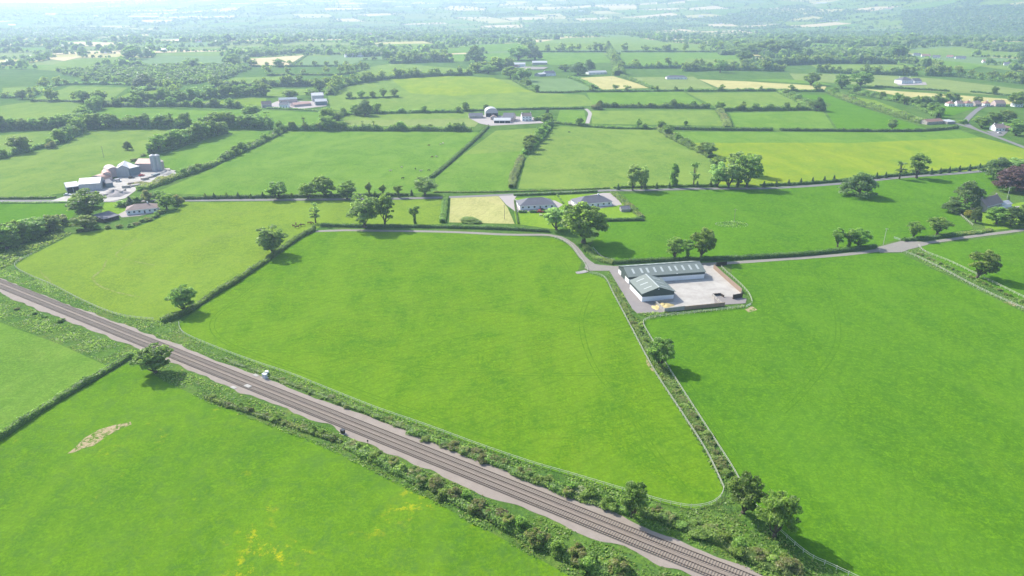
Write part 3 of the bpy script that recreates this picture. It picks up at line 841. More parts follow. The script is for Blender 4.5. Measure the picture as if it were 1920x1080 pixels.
# shoulder of the track bed, a low bank of stone
w = 3.2
mb = MB()
a = math.atan2(t_dir[1], t_dir[0])
LT = TB - TA
mb.prism([(-w, 0.02), (-w + 0.4, 0.30), (w - 0.4, 0.30), (w, 0.02)], 0, LT)
o = mb.build('track_bed', M['ballast2']); o.location = (*tpt(TA), 0.0); o.rotation_euler = (0, 0, a); tag(o, kind='structure')
slp_me = MB().box(-0.14, 0.14, -1.3, 1.3, 0, 0.16).mesh('sleeper'); slp_me.materials.append(M['sleeper'])
for side, lab in ((1, 'far railway track on the side of the big pasture, rails and sleepers'), (-1, 'near railway track on the side of the buttercup field, rails and sleepers')):
    root = empty('railway_track', (*tpt(TA, side * 1.72), 0.0), a)
    tag(root, lab, 'railway track', 'railway tracks')
    for g in (-0.8375, 0.8375):
        r = MB().prism([(g - 0.075, 0.40), (g + 0.075, 0.40), (g + 0.03, 0.44), (g + 0.04, 0.545), (g - 0.04, 0.545), (g - 0.03, 0.44)], 0, LT).build('rail', M['rail'], root)
    ss = np.arange(0.3, LT, 0.68)
    order = sorted(ss, key=lambda s: np.linalg.norm(tpt(TA + s, side * 1.72)))
    rest = MB()
    for k, s in enumerate(order):
        if k < 300:
            so = link('sleeper', slp_me, None, root); so.location = (s, 0, 0.245)
        else:
            rest.box(s - 0.14, s + 0.14, -1.3, 1.3, 0.245, 0.405)
    tag(rest.build('sleepers', M['sleeper'], root), kind='stuff')
# timber crossing panels and lineside gear
for px, py, sx, sy, lab in ((465, 726, 2.6, 1.5, 'pale crossing board between the rails of the near track'), (438, 727, 2.2, 1.3, 'pale concrete slab beside the near track, below the crossing board'), (480, 704, 2.2, 1.3, 'pale concrete slab on the far side of the tracks next to the white cabinet')):
    p = gp(px, py)
    q = MB()
    for i in range(4): q.box(-sx / 2 + i * sx / 4, -sx / 2 + (i + 1) * sx / 4 - 0.04, -sy / 2, sy / 2, 0, 0.12 + 0.01 * (i % 2))
    o = q.build('crossing_slab', M['concrete']); o.location = (*p, 0.44 if 'between' in lab else 0.05); o.rotation_euler = (0, 0, a); tag(o, lab, 'slab')

# ---------------------------------------------------------------- roads, lanes, yards
strip('road', [(-120, 378), (0, 377), (120, 377), (240, 377), (345, 376), (480, 375), (600, 374), (720, 373), (840, 370), (960, 365), (1060, 361), (1145, 357), (1200, 357), (1300, 354), (1440, 353), (1570, 345), (1700, 332), (1800, 325), (1880, 316), (1960, 306), (2060, 296)], 5.2, M['asphalt'], 3)
strip('farm_lane', [(592, 434), (650, 432), (720, 433), (840, 435), (950, 440), (1030, 441), (1060, 450), (1080, 466), (1092, 482), (1110, 496), (1140, 502), (1190, 499), (1260, 497), (1330, 495), (1400, 491), (1500, 484), (1600, 476), (1660, 467), (1720, 458), (1820, 444), (1920, 431), (2060, 410)], 3.6, M['lane'], 3, wob=0.05)
sheet('lane_junction', [(1640, 465), (1690, 452), (1740, 454), (1740, 459), (1705, 468), (1690, 473), (1650, 474)], M['lane'], 4)
sheet('lane_junction', [(1100, 492), (1125, 497), (1165, 500), (1165, 505), (1140, 508), (1105, 508), (1096, 503)], M['lane'], 4)
strip('road', [(1790, 231), (1830, 243), (1880, 261), (1960, 292)], 5.0, M['asphalt'], 3)
strip('road', [(1830, 243), (1812, 232), (1815, 222), (1840, 215), (1880, 207)], 6.0, M['asphalt'], 4)
strip('farm_track', [(1098, 204), (1106, 212), (1104, 222), (1101, 232)], 4.5, M['drive'], 3)
strip('farm_track', [(1100, 508), (1090, 511), (1080, 512)], 3.0, M['drive'], 5)
sheet('yard_tarmac', [(1142, 507), (1165, 504), (1200, 530), (1262, 585), (1195, 588), (1186, 580)], M['tarmac'], 4)
sheet('yard_concrete', [(1165, 503), (1338, 497), (1345, 503), (1392, 547), (1391, 560), (1352, 572), (1245, 583), (1200, 540)], M['concrete'], 5)
sheet('yard_tarmac', [(1338, 556), (1375, 557), (1400, 560), (1398, 569), (1352, 572), (1340, 570)], M['tarmac'], 6)
sheet('driveway', [(935, 368), (970, 366), (965, 373), (973, 378), (1040, 376), (1056, 384), (1040, 394), (968, 398), (950, 385)], M['drive'], 4)
sheet('driveway', [(1065, 378), (1085, 370), (1130, 362), (1150, 362), (1166, 384), (1120, 392), (1066, 388)], M['drive'], 4)
sheet('farmyard', [(95, 377), (170, 352), (230, 330), (262, 322), (300, 316), (330, 320), (300, 338), (262, 352), (235, 372), (205, 378), (130, 378)], M['concrete'], 4)
sheet('driveway', [(222, 402), (250, 388), (300, 390), (296, 398), (262, 405), (228, 408)], M['drive'], 4)
sheet('farmyard', [(880, 222), (905, 216), (1000, 220), (1020, 231), (920, 236), (900, 232)], M['drive'], 4)
sheet('farmyard', [(490, 202), (520, 190), (615, 190), (612, 199), (560, 205)], M['drive'], 4)
sheet('farmyard', [(950, 130), (985, 126), (1028, 127), (1020, 131), (965, 132)], M['lane'], 4)
strip('driveway', [(1875, 393), (1905, 389), (1980, 384)], 4.0, M['drive'], 4)
sheet('house_forecourt', [(1680, 157), (1735, 155), (1738, 160), (1684, 161)], M['drive'], 3)
sheet('driveway', [(1820, 208), (1880, 205), (1900, 208), (1850, 214)], M['asphalt'], 5)
sheet('driveway', [(1848, 246), (1890, 247), (1880, 256), (1866, 255)], M['asphalt'], 5)
# worn lines in the pasture left of the long hedge, bare scrapes
for pl, wd in (([(75, 508), (80, 515), (90, 524), (98, 533)], 1.0), ([(200, 487), (192, 505), (175, 519), (174, 523), (185, 535), (210, 545), (235, 552), (263, 557)], 1.3), ([(256, 447), (240, 458), (222, 472), (218, 480), (232, 485), (250, 490), (290, 497)], 0.9)):
    strip('worn_path', pl, wd * 0.75, M['worn'], 3, 1.5, 0.35)
# wheel marks pressed into the grass, in pairs
for m, pl in (('wheel', [(560, 560), (700, 570), (880, 580), (1020, 590), (1130, 612)]), ('wheel', [(470, 655), (640, 668), (820, 690), (1000, 702), (1160, 700), (1195, 690)]), ('wheel', [(1110, 545), (1090, 600), (1110, 680), (1170, 760), (1230, 850), (1290, 925)]),
              ('wheel', [(620, 452), (760, 455), (900, 461), (1010, 468), (1050, 485), (1065, 510)]), ('wheel', [(600, 448), (540, 490), (460, 550), (400, 600), (420, 640), (520, 680), (640, 722), (800, 780), (960, 830)]),
              ('wheel2', [(1240, 618), (1330, 606), (1420, 594), (1450, 578), (1440, 545), (1420, 520)]), ('wheel2', [(1520, 500), (1560, 560), (1570, 640), (1520, 720), (1460, 780)]), ('wheel2', [(1400, 640), (1540, 650), (1700, 690), (1830, 760), (1920, 850)]),
              ('wheel2', [(1700, 500), (1780, 548), (1860, 590), (1940, 640)]), ('wheel2', [(1290, 720), (1340, 800), (1400, 880), (1470, 960)])):
    W = smooth_line(gps(pl), 4.0)
    d_, n_ = normals2(W)
    for off in (-0.9, 0.9):
        strip('wheel_mark', [tuple(v) for v in (W + n_ * off)[::2]], 0.42, M[m], 2, 3.0, 0.3, world_pts=True)
sheet('bare_patch', [(126, 851), (138, 842), (158, 822), (185, 806), (215, 797), (245, 791), (247, 796), (222, 806), (200, 818), (176, 836), (155, 841), (140, 848)], M['bare'], 3)
sheet('bare_patch', [(1880, 566), (1895, 566), (1915, 574), (1900, 574)], M['bare'], 3)
sheet('bare_patch', [(1396, 580), (1410, 574), (1420, 581), (1404, 586)], M['bare'], 3)
sheet('bare_patch', [(1212, 672), (1218, 683), (1228, 697), (1222, 696), (1211, 681)], M['bare'], 3)

# ---------------------------------------------------------------- country beyond: patchwork, hedgerows and woods too far to count
def inpoly(p, W):
    ins = np.zeros(len(p), bool); j = len(W) - 1
    for i in range(len(W)):
        c = ((W[i, 1] > p[:, 1]) != (W[j, 1] > p[:, 1])) & (p[:, 0] < (W[j, 0] - W[i, 0]) * (p[:, 1] - W[i, 1]) / (W[j, 1] - W[i, 1] + 1e-9) + W[i, 0])
        ins ^= c; j = i
    return ins
TRACED = [np.array(gps(p)) for _, p in mid_fields]
WOODS_PX = [[(100, 137), (200, 127), (440, 123), (470, 131), (420, 150), (320, 164), (250, 160), (180, 152)],
            [(1340, 88), (1400, 76), (1470, 79), (1500, 101), (1350, 104)], [(1470, 97), (1680, 97), (1690, 106), (1480, 106)],
            [(1430, 58), (1700, 62), (1720, 82), (1560, 80)], [(1690, 22), (1990, 10), (1990, 76), (1720, 78)],
            [(640, 94), (760, 92), (790, 104), (650, 108)], [(990, 46), (1250, 44), (1260, 58), (1000, 60)], [(430, 100), (560, 92), (600, 98), (460, 108)],
            [(300, 62), (420, 56), (620, 62), (560, 72), (330, 72)], [(0, 58), (180, 52), (300, 62), (160, 72), (0, 72)], [(1280, 40), (1500, 10), (1560, 24), (1400, 50)]]
WOODS = [np.array(gps(p)) for p in WOODS_PX]
def far_land():
    rng = np.random.default_rng(21)
    ca, sa = math.cos(0.32), math.sin(0.32)
    du, dv = 230.0, 165.0
    nu, nv = 62, 84
    U, Vv = np.meshgrid((np.arange(nu) - nu / 2) * du, (np.arange(nv) - 10) * dv, indexing='ij')
    U = U + rng.uniform(-0.36, 0.36, U.shape) * du + 120 * np.sin(Vv / 900.0)
    Vv = Vv + rng.uniform(-0.36, 0.36, U.shape) * dv + 90 * np.sin(U / 700.0)
    X = U * ca - Vv * sa; Y = U * sa + Vv * ca
    cells = {k: [] for k in ('mid', 'midg', 'pale', 'grey', 'cream', 'tan', 'lime')}
    keys = ['mid', 'midg', 'pale', 'grey', 'cream', 'tan', 'lime', 'wood']
    prob = np.array([0.19, 0.14, 0.20, 0.11, 0.10, 0.10, 0.07, 0.09])
    pts = []                                     # clumps: x, y, size
    okp = np.zeros(X.shape, bool)
    R = np.hypot(X, Y); T = np.arctan2(X, Y)
    okp = (R > 1750) & (R < 10300) & (np.abs(T) < 0.80) & (Y > 0)
    woodcells = []
    for i in range(nu - 1):
        for j in range(nv - 1):
            if not (okp[i, j] and okp[i + 1, j] and okp[i + 1, j + 1] and okp[i, j + 1]): continue
            q = np.array([(X[a, b], Y[a, b]) for a, b in ((i, j), (i + 1, j), (i + 1, j + 1), (i, j + 1))])
            k = keys[rng.choice(8, p=prob)]
            r = float(np.hypot(*q.mean(0)))
            if k == 'wood':
                if r > 2500: woodcells.append(q)
                k = 'mid'
            cells[k].append(q)
            for a in (0, 1):
                if rng.random() < 0.82:
                    p0, p1 = (q[0], q[1]) if a == 0 else (q[0], q[3])
                    Ls = np.linalg.norm(p1 - p0)
                    sp = 9.0 if r < 4200 else (14.0 if r < 6500 else 22.0)
                    n = max(2, int(Ls / sp))
                    t = np.linspace(0, 1, n) + rng.normal(size=n) * 0.25 / n
                    b = p0 + (p1 - p0) * t[:, None] + rng.normal(size=(n, 2)) * 2.5
                    h = rng.uniform(5, 10, n) * (1 + (rng.random(n) < 0.30) * rng.uniform(0.6, 1.6, n)) * (1.0 if r < 3200 else 0.85)
                    pts.append(np.c_[b, h])
    for k, qs in cells.items():
        if not qs: continue
        V = []; Q = []
        g = np.linspace(0, 1, 5)
        for q in qs:
            for a in g:
                for b in g:
                    V.append((q[0] * (1 - a) + q[1] * a) * (1 - b) + (q[3] * (1 - a) + q[2] * a) * b)
        V = np.array(V)
        base = np.arange(len(qs))[:, None] * 25
        loc = np.array([[a * 5 + b, (a + 1) * 5 + b, (a + 1) * 5 + b + 1, a * 5 + b + 1] for a in range(4) for b in range(4)])
        Q = (base[:, :, None] + loc[None]).reshape(-1, 4)
        rr = np.hypot(V[:, 0], V[:, 1])
        zz = height(V[:, 0], V[:, 1]) + 0.55 * (0.004 + 0.00006 * rr + 0.0008 * np.maximum(0, rr - 1200)) + 0.001
        tag(link('distant_fields', np_mesh('distant_fields', np.c_[V, zz], Q), M[k]), kind='structure')
    P = np.concatenate(pts)
    for W in TRACED:                              # traced fields keep their own hedges
        c = W.mean(0)
        P = P[~inpoly(P[:, :2], c + (W - c) * 0.97)]
    wp = []
    for q in woodcells + WOODS:
        lo, hi = q.min(0), q.max(0)
        r = float(np.hypot(*q.mean(0)))
        sp = 8.0 if r < 2600 else (12.0 if r < 4500 else 19.0)
        n = int((hi - lo).prod() / sp ** 2)
        b = lo + rng.random((n, 2)) * (hi - lo)
        b = b[inpoly(b, q)]
        wp.append(np.c_[b, rng.uniform(6, 15, len(b)) * (0.62 if r < 2000 else 1)])
    WP = np.concatenate(wp)
    def clumps(P, nq, name, mat, label, cat):
        x, y, h = P.T
        n = len(P)
        r = np.hypot(x, y)
        Z = height(x, y)
        d = unit(rng.normal(size=(n, nq, 3))); d[..., 2] = np.abs(d[..., 2])
        C = np.stack([x, y, Z + h * 0.38], 1)[:, None] + d * (h[:, None, None] * np.array([0.42, 0.42, 0.5]))
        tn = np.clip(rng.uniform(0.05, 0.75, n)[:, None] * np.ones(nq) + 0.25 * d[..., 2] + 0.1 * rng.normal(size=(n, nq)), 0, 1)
        S = (h[:, None] * rng.uniform(0.45, 0.75, (n, nq)))
        V, Q = leaves(C.reshape(-1, 3), d.reshape(-1, 3), S.ravel(), rng, jit=0.35)
        tag(link(name, np_mesh(name, V, Q, {'tone': tn.ravel(), 'bloom': np.zeros(tn.size)}), mat), label, cat, kind='stuff')
    rP = np.hypot(P[:, 0], P[:, 1]); rW = np.hypot(WP[:, 0], WP[:, 1])
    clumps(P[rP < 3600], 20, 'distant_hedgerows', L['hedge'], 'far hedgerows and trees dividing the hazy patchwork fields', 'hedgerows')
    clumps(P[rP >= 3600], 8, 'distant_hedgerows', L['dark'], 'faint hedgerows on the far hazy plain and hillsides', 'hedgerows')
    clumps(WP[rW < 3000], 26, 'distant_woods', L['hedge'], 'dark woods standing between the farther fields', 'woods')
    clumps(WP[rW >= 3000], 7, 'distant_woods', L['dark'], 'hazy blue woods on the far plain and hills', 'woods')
far_land()

# ---------------------------------------------------------------- hedges: line, height, width, leaf, roughness, label, (auto trees: count, min, max, kinds)
HEDGES = [
    ([(247, 667), (200, 696), (100, 756), (0, 822), (-90, 880)], 1.9, 2.8, 'hedge', 0.3, 'dark clipped hedge running from the railway bush to the left edge of the picture', None),
    ([(303, 604), (345, 589), (400, 554), (450, 523), (500, 489), (550, 453), (590, 431)], 2.1, 3.2, 'hedge', 0.35, 'rough hedge between the yellow-green field and the big central pasture', None),
    ([(602, 424), (700, 426), (830, 427), (960, 431), (1030, 435)], 1.9, 2.6, 'hedgedark', 0.2, 'clipped hedge along the far side of the farm lane above the central pasture', None),
    ([(836, 371), (833, 395), (829, 418)], 2.2, 4.0, 'hedge', 0.25, 'thick hedge between the yellow-green field and the mown plot', None),
    ([(1110, 415), (1160, 414), (1208, 413)], 2.0, 2.8, 'hedgedark', 0.18, 'clipped garden hedge right of the big tree by the bungalows', None),
    ([(1150, 362), (1168, 378), (1190, 396), (1204, 409)], 1.7, 5.0, 'scrub', 0.4, 'scruffy bramble bank right of the right-hand bungalow', None),
    ([(965, 377), (968, 398), (972, 420)], 1.0, 1.0, 'hedgedark', 0.22, 'low hedge between the mown plot and the left bungalow garden', None),
    ([(972, 399), (988, 399)], 1.5, 1.4, 'hedgedark', 0.08, 'short dark clipped hedge below the left bungalow, left of its gap', None),
    ([(993, 399), (1024, 398)], 1.5, 1.4, 'hedgedark', 0.08, 'short dark clipped hedge below the left bungalow beside the red car', None),
    ([(963, 367), (1050, 364), (1120, 360)], 1.5, 2.2, 'hedgedark', 0.18, 'clipped roadside hedge in front of the two grey-roofed bungalows', None),
    ([(1044, 366), (1050, 373), (1056, 382)], 0.9, 1.0, 'hedge', 0.15, 'thin low hedge between the two bungalow gardens', None),
    ([(1097, 462), (1110, 476), (1124, 488), (1150, 494)], 1.6, 4.5, 'scrub', 0.4, 'brambly bank curving round the bend of the farm lane', None),
    ([(1150, 494), (1250, 489), (1345, 487)], 1.9, 2.6, 'hedgedark', 0.22, 'hedge running behind the long green-roofed shed', None),
    ([(1345, 487), (1500, 479), (1642, 464)], 2.1, 3.0, 'hedgedark', 0.22, 'long dark hedge above the lane right of the sheds', None),
    ([(1692, 452), (1740, 448), (1788, 442)], 1.8, 2.6, 'hedgedark', 0.2, 'hedge with two round trees above the lane junction', None),
    ([(1788, 441), (1830, 437), (1858, 432)], 1.4, 4.0, 'scrub', 0.45, 'low flowering garden hedge below the stone cottage', None),
    ([(1150, 353), (1240, 351), (1345, 349)], 1.7, 2.4, 'hedge', 0.25, 'roadside hedge with small conifers right of the bungalows', None),
    ([(1425, 349), (1500, 346), (1575, 340), (1660, 332), (1750, 324), (1855, 313)], 1.9, 2.6, 'hedgedark', 0.2, 'roadside hedge with small conifers below the flowering meadow', None),
    ([(340, 374), (480, 371), (600, 369), (700, 368), (766, 367)], 2.2, 2.8, 'hedgedark', 0.25, 'dark roadside hedge below the cattle field', None),
    ([(812, 361), (960, 360), (1100, 355), (1143, 353)], 0.9, 2.0, 'scrub', 0.3, 'low grassy roadside hedge above the bungalows', None),
    ([(-60, 374), (0, 373), (60, 373), (105, 371)], 1.7, 2.6, 'hedge', 0.25, 'roadside hedge left of the silo yard', None),
    ([(-60, 381), (0, 381), (60, 381), (130, 380)], 0.8, 1.6, 'hedge', 0.2, 'low verge hedge on the near side of the road at the left edge', None),
    ([(808, 334), (835, 312), (862, 288), (895, 258), (915, 238)], 2.1, 3.2, 'hedgedark', 0.22, 'straight dark hedge between the cattle field and the field below the white farmhouse', None),
    ([(959, 353), (964, 330), (978, 295)], 3.0, 6.0, 'rust', 0.4, 'bushy hedge rising from the road above the left bungalow', None),
    ([(985, 290), (1008, 265), (1022, 248), (1032, 225)], 4.2, 7.5, 'bush', 0.4, 'tall bushy hedge right of the white farmhouse', (6, 7, 11, ['oak', 'ash', 'lime'])),
    ([(1237, 243), (1260, 259), (1298, 278), (1335, 296)], 3.8, 8.0, 'scrub', 0.45, 'thick bushy hedge slanting down to the willow clump', (7, 6, 11, ['oak', 'olive', 'ash'])),
    ([(1246, 242), (1330, 244), (1448, 245)], 3.0, 5.0, 'hedgedark', 0.08, 'broad clipped hedge above the flowering meadow', None),
    ([(1462, 245), (1560, 246), (1650, 247), (1730, 246), (1795, 240)], 2.6, 4.0, 'hedgedark', 0.25, 'dark hedge above the flowering meadow, towards the road bend', None),
    ([(1038, 231), (1090, 236), (1150, 241), (1236, 242)], 2.6, 5.0, 'hedge', 0.3, 'hedge above the rushy meadow', (2, 6, 9, ['oak', 'ash'])),
    ([(640, 244), (700, 245), (780, 245), (884, 246)], 4.6, 8.0, 'hedge', 0.4, 'tall bushy hedge along the top of the cattle field', (7, 6, 9, ['ash', 'oak', 'thin'])),
    ([(520, 244), (580, 244), (640, 244)], 4.6, 8.0, 'hedge', 0.45, 'tall ragged hedge at the top left corner of the cattle field', (8, 7, 12, ['thin', 'ash', 'oak', 'olive'])),
    ([(330, 335), (380, 318), (420, 300), (460, 282), (500, 263), (532, 246)], 3.4, 7.0, 'hedge', 0.4, 'bushy hedge slanting up along the left side of the cattle field', (7, 5, 8, ['oak', 'bush', 'olive'])),
    ([(262, 358), (290, 348), (330, 334)], 4.0, 9.0, 'scrub', 0.35, 'broad pale bushy hedge bordering the silo yard', None),
    ([(285, 288), (315, 281), (345, 271), (375, 262), (425, 248)], 4.0, 8.0, 'hedge', 0.45, 'hedge with tall trees running up from the silos', (12, 9, 15, ['ash', 'oak', 'olive'])),
    ([(-60, 246), (60, 243), (130, 241)], 4.5, 9.0, 'hedge', 0.45, 'tall tree-filled hedge at the far left below the pale meadow', (14, 9, 15, ['oak', 'ash', 'olive'])),
    ([(165, 242), (250, 240), (350, 241), (430, 240), (510, 241)], 4.5, 9.0, 'hedge', 0.45, 'long row of trees and bushes across the upper left fields', (26, 8, 14, ['oak', 'ash', 'thin', 'olive'])),
    ([(-60, 310), (0, 298), (50, 284), (110, 270)], 3.0, 6.0, 'hedge', 0.4, 'hedge at the left edge above the silo yard field', (3, 5, 8, ['oak', 'olive'])),
    ([(112, 268), (140, 252), (152, 235), (165, 215), (190, 203)], 4.0, 9.0, 'hedge', 0.4, 'thick winding hedge with trees at the upper left', (12, 8, 14, ['oak', 'ash', 'olive'])),
    ([(170, 213), (260, 206), (340, 203), (460, 203)], 4.0, 8.0, 'hedge', 0.4, 'bushy hedge left of the lone tree by the shed farm', (9, 7, 11, ['oak', 'ash'])),
    ([(210, 197), (260, 194), (330, 190), (420, 183), (500, 180)], 4.5, 9.0, 'hedge', 0.45, 'tree-lined hedge winding above the green strip field', (16, 8, 14, ['oak', 'ash', 'olive'])),
    ([(500, 204), (560, 206), (600, 209)], 1.6, 3.0, 'hedge', 0.3, 'low hedge in front of the farm with the pale tall shed', None),
    ([(618, 228), (645, 217), (670, 214), (760, 212), (868, 211)], 3.0, 6.0, 'hedge', 0.45, 'hedge running left from the farm with the white farmhouse', (4, 6, 10, ['oak', 'ash'])),
    ([(700, 213), (860, 209), (960, 206), (1095, 204)], 2.4, 5.0, 'hedgedark', 0.25, 'hedge behind the farm with the white farmhouse', (1, 8, 9, ['oak'])),
    ([(618, 179), (640, 163), (720, 149), (790, 144), (885, 141)], 6.0, 12.0, 'hedge', 0.4, 'line of big trees along the top of the buttercup hillside', (16, 9, 15, ['oak', 'lime'])),
    ([(648, 186), (700, 184), (748, 182)], 1.8, 3.5, 'hedgedark', 0.3, 'short hedge with four small trees inside the buttercup hillside', (4, 8, 10, ['ash'])),
    ([(962, 151), (985, 162), (1008, 174)], 3.0, 6.0, 'hedge', 0.4, 'hedge left of the grey-green crop', (3, 6, 10, ['oak'])),
    ([(1010, 174), (1060, 174), (1090, 172)], 2.0, 4.5, 'hedgedark', 0.22, 'dark hedge below the grey-green crop', None),
    ([(1093, 172), (1180, 172), (1282, 171)], 2.2, 5.0, 'hedgedark', 0.25, 'dark hedge below the two cream fields', (4, 6, 9, ['oak', 'bush'])),
    ([(1118, 201), (1200, 202), (1330, 203)], 4.5, 9.0, 'hedge', 0.4, 'bushy hedge right of the farm track', (5, 6, 9, ['bush', 'oak'])),
    ([(1067, 146), (1095, 155), (1118, 167)], 3.0, 6.0, 'hedge', 0.3, 'hedge between the grey-green crop and the cream field', None),
    ([(1165, 143), (1195, 155), (1225, 167)], 3.0, 6.0, 'hedge', 0.3, 'hedge between the cream field and the pale field', None),
    ([(1285, 172), (1400, 171), (1545, 172)], 3.0, 6.0, 'hedge', 0.3, 'hedge along the foot of the long cream strip', (4, 6, 10, ['oak', 'ash'])),
    ([(1345, 208), (1440, 207), (1500, 206), (1543, 206)], 4.2, 8.0, 'hedge', 0.4, 'bushy hedge across the right-hand middle fields', (5, 7, 11, ['oak', 'bush'])),
    ([(1348, 209), (1358, 222), (1364, 240)], 3.5, 8.0, 'rust', 0.4, 'russet bushy hedge between two right-hand middle fields', None),
    ([(1462, 174), (1500, 192), (1520, 204)], 3.5, 8.0, 'scrub', 0.4, 'pale bushy hedge slanting down to a dark tree right of centre', (3, 6, 9, ['olive'])),
    ([(1555, 175), (1600, 193), (1660, 211), (1730, 232)], 4.5, 9.0, 'scrub', 0.35, 'near hedge of the pair flanking the narrow strip field at right', (6, 6, 9, ['olive', 'oak'])),
    ([(1595, 175), (1660, 187), (1715, 205), (1760, 222)], 4.0, 8.0, 'hedge', 0.4, 'far hedge of the pair flanking the narrow strip field at right', (7, 7, 11, ['oak', 'olive'])),
    ([(1715, 195), (1760, 192), (1795, 188)], 5.0, 9.0, 'hedge', 0.4, 'thick hedge left of the red-roofed row of houses', (4, 8, 12, ['oak'])),
    ([(1640, 163), (1720, 168), (1780, 172)], 2.2, 4.0, 'hedgedark', 0.22, 'dark roadside hedge below the big grey house', None),
    ([(1820, 173), (1870, 178), (1905, 182)], 2.2, 4.0, 'hedgedark', 0.22, 'dark roadside hedge right of the big grey house', (1, 8, 9, ['oak'])),
    ([(1430, 125), (1500, 121), (1580, 119), (1680, 121)], 8.0, 14.0, 'hedgedark', 0.35, 'long dark belt of trees at the upper right', (14, 10, 16, ['oak', 'dome'])),
    ([(1280, 134), (1360, 132), (1470, 134)], 6.0, 12.0, 'hedge', 0.45, 'belt of trees right of the hillside farm', (14, 9, 15, ['oak', 'ash', 'lime'])),
    ([(1530, 136), (1620, 139), (1720, 142)], 6.0, 12.0, 'hedge', 0.45, 'belt of trees behind the big grey house', (9, 8, 13, ['oak', 'ash'])),
    ([(1690, 118), (1730, 124), (1760, 133)], 5.0, 10.0, 'hedge', 0.45, 'hedge below the far row of bungalows', (6, 8, 13, ['oak'])),
    ([(1735, 142), (1800, 145), (1920, 158)], 5.0, 11.0, 'hedge', 0.5, 'ragged hedge with big trees at the upper right edge', (12, 9, 15, ['oak', 'lime', 'olive'])),
    ([(985, 98), (1080, 98), (1145, 98)], 2.5, 6.0, 'hedgedark', 0.2, 'hedge with a row of round trees on the far hillside, left half', (9, 13, 17, ['oak', 'dome'])),
    ([(1165, 98), (1270, 98), (1390, 98)], 2.5, 6.0, 'hedgedark', 0.2, 'hedge with a row of round trees on the far hillside, right half', (5, 14, 19, ['oak', 'dome'])),
    ([(1140, 90), (1150, 108), (1156, 128), (1160, 142)], 8.0, 14.0, 'hedge', 0.4, 'column of trees running down the far hillside', (7, 11, 16, ['oak', 'olive'])),
    ([(1165, 128), (1260, 128), (1400, 124)], 5.5, 11.0, 'hedge', 0.45, 'tree-filled hedge across the foot of the far hillside', (14, 8, 14, ['oak', 'ash'])),
    ([(885, 137), (925, 133), (960, 128)], 7.0, 14.0, 'hedge', 0.4, 'trees left of the hillside farm', (10, 12, 18, ['oak', 'dome', 'lime'])),
    ([(730, 120), (790, 117), (850, 116)], 6.0, 13.0, 'hedge', 0.45, 'belt of big trees left of the hillside farm', (9, 12, 18, ['oak', 'dome'])),
    ([(445, 125), (560, 125), (660, 124)], 2.5, 6.0, 'hedgedark', 0.3, 'hedge below the far tan crop', (8, 7, 12, ['oak', 'ash'])),
    ([(545, 124), (560, 114), (574, 105)], 2.0, 5.0, 'hedgedark', 0.22, 'thin dark hedge between the far tan and grey-green crops', None),
    ([(400, 163), (480, 163), (590, 161), (615, 159)], 6.0, 12.0, 'hedgedark', 0.4, 'dark row of trees above the farm with the pale tall shed', (10, 9, 14, ['oak', 'dome'])),
    ([(500, 142), (560, 141), (640, 140), (690, 128)], 2.5, 6.0, 'hedge', 0.4, 'hedge with scattered trees in the upper left middle distance', (8, 8, 13, ['oak', 'ash'])),
    ([(0, 184), (55, 181), (110, 160), (240, 160), (300, 165)], 3.0, 7.0, 'hedge', 0.45, 'hedge framing the two small upper left fields', (9, 8, 13, ['oak', 'ash', 'olive'])),
    ([(60, 190), (130, 191), (205, 193)], 2.0, 5.0, 'hedgedark', 0.3, 'dark hedge with a clump of trees at the upper left', (5, 10, 14, ['oak', 'ash'])),
    ([(245, 174), (300, 168), (340, 180)], 4.5, 10.0, 'hedge', 0.45, 'bushy hedge beside the lime-green upper left field', (6, 9, 14, ['oak'])),
]
ORD = ['first', 'second', 'third', 'fourth', 'fifth', 'sixth', 'seventh', 'eighth', 'ninth', 'tenth', 'eleventh', 'twelfth', 'thirteenth', 'fourteenth', 'fifteenth', 'sixteenth', 'seventeenth', 'eighteenth', 'nineteenth', 'twentieth',
       'twenty-first', 'twenty-second', 'twenty-third', 'twenty-fourth', 'twenty-fifth', 'twenty-sixth', 'twenty-seventh', 'twenty-eighth', 'twenty-ninth', 'thirtieth', 'thirty-first', 'thirty-second', 'thirty-third', 'thirty-fourth', 'thirty-fifth', 'thirty-sixth', 'thirty-seventh', 'thirty-eighth', 'thirty-ninth', 'fortieth', 'forty-first', 'forty-second', 'forty-third', 'forty-fourth', 'forty-fifth']
HT = []
for n, (pl, h, w, m, rg, lab, tr) in enumerate(HEDGES):
    mt = {'rust': 'rust', 'bush': 'green'}.get(m, m)
    kf = float(np.interp(math.hypot(*gp(*pl[0])), [500, 1000, 2000], [1.0, 1.2, 1.5]))
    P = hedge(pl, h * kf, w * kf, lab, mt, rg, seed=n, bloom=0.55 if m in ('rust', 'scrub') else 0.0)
    if tr: HT.append((float(np.hypot(*P.T).min()), n, P, w, lab, tr))
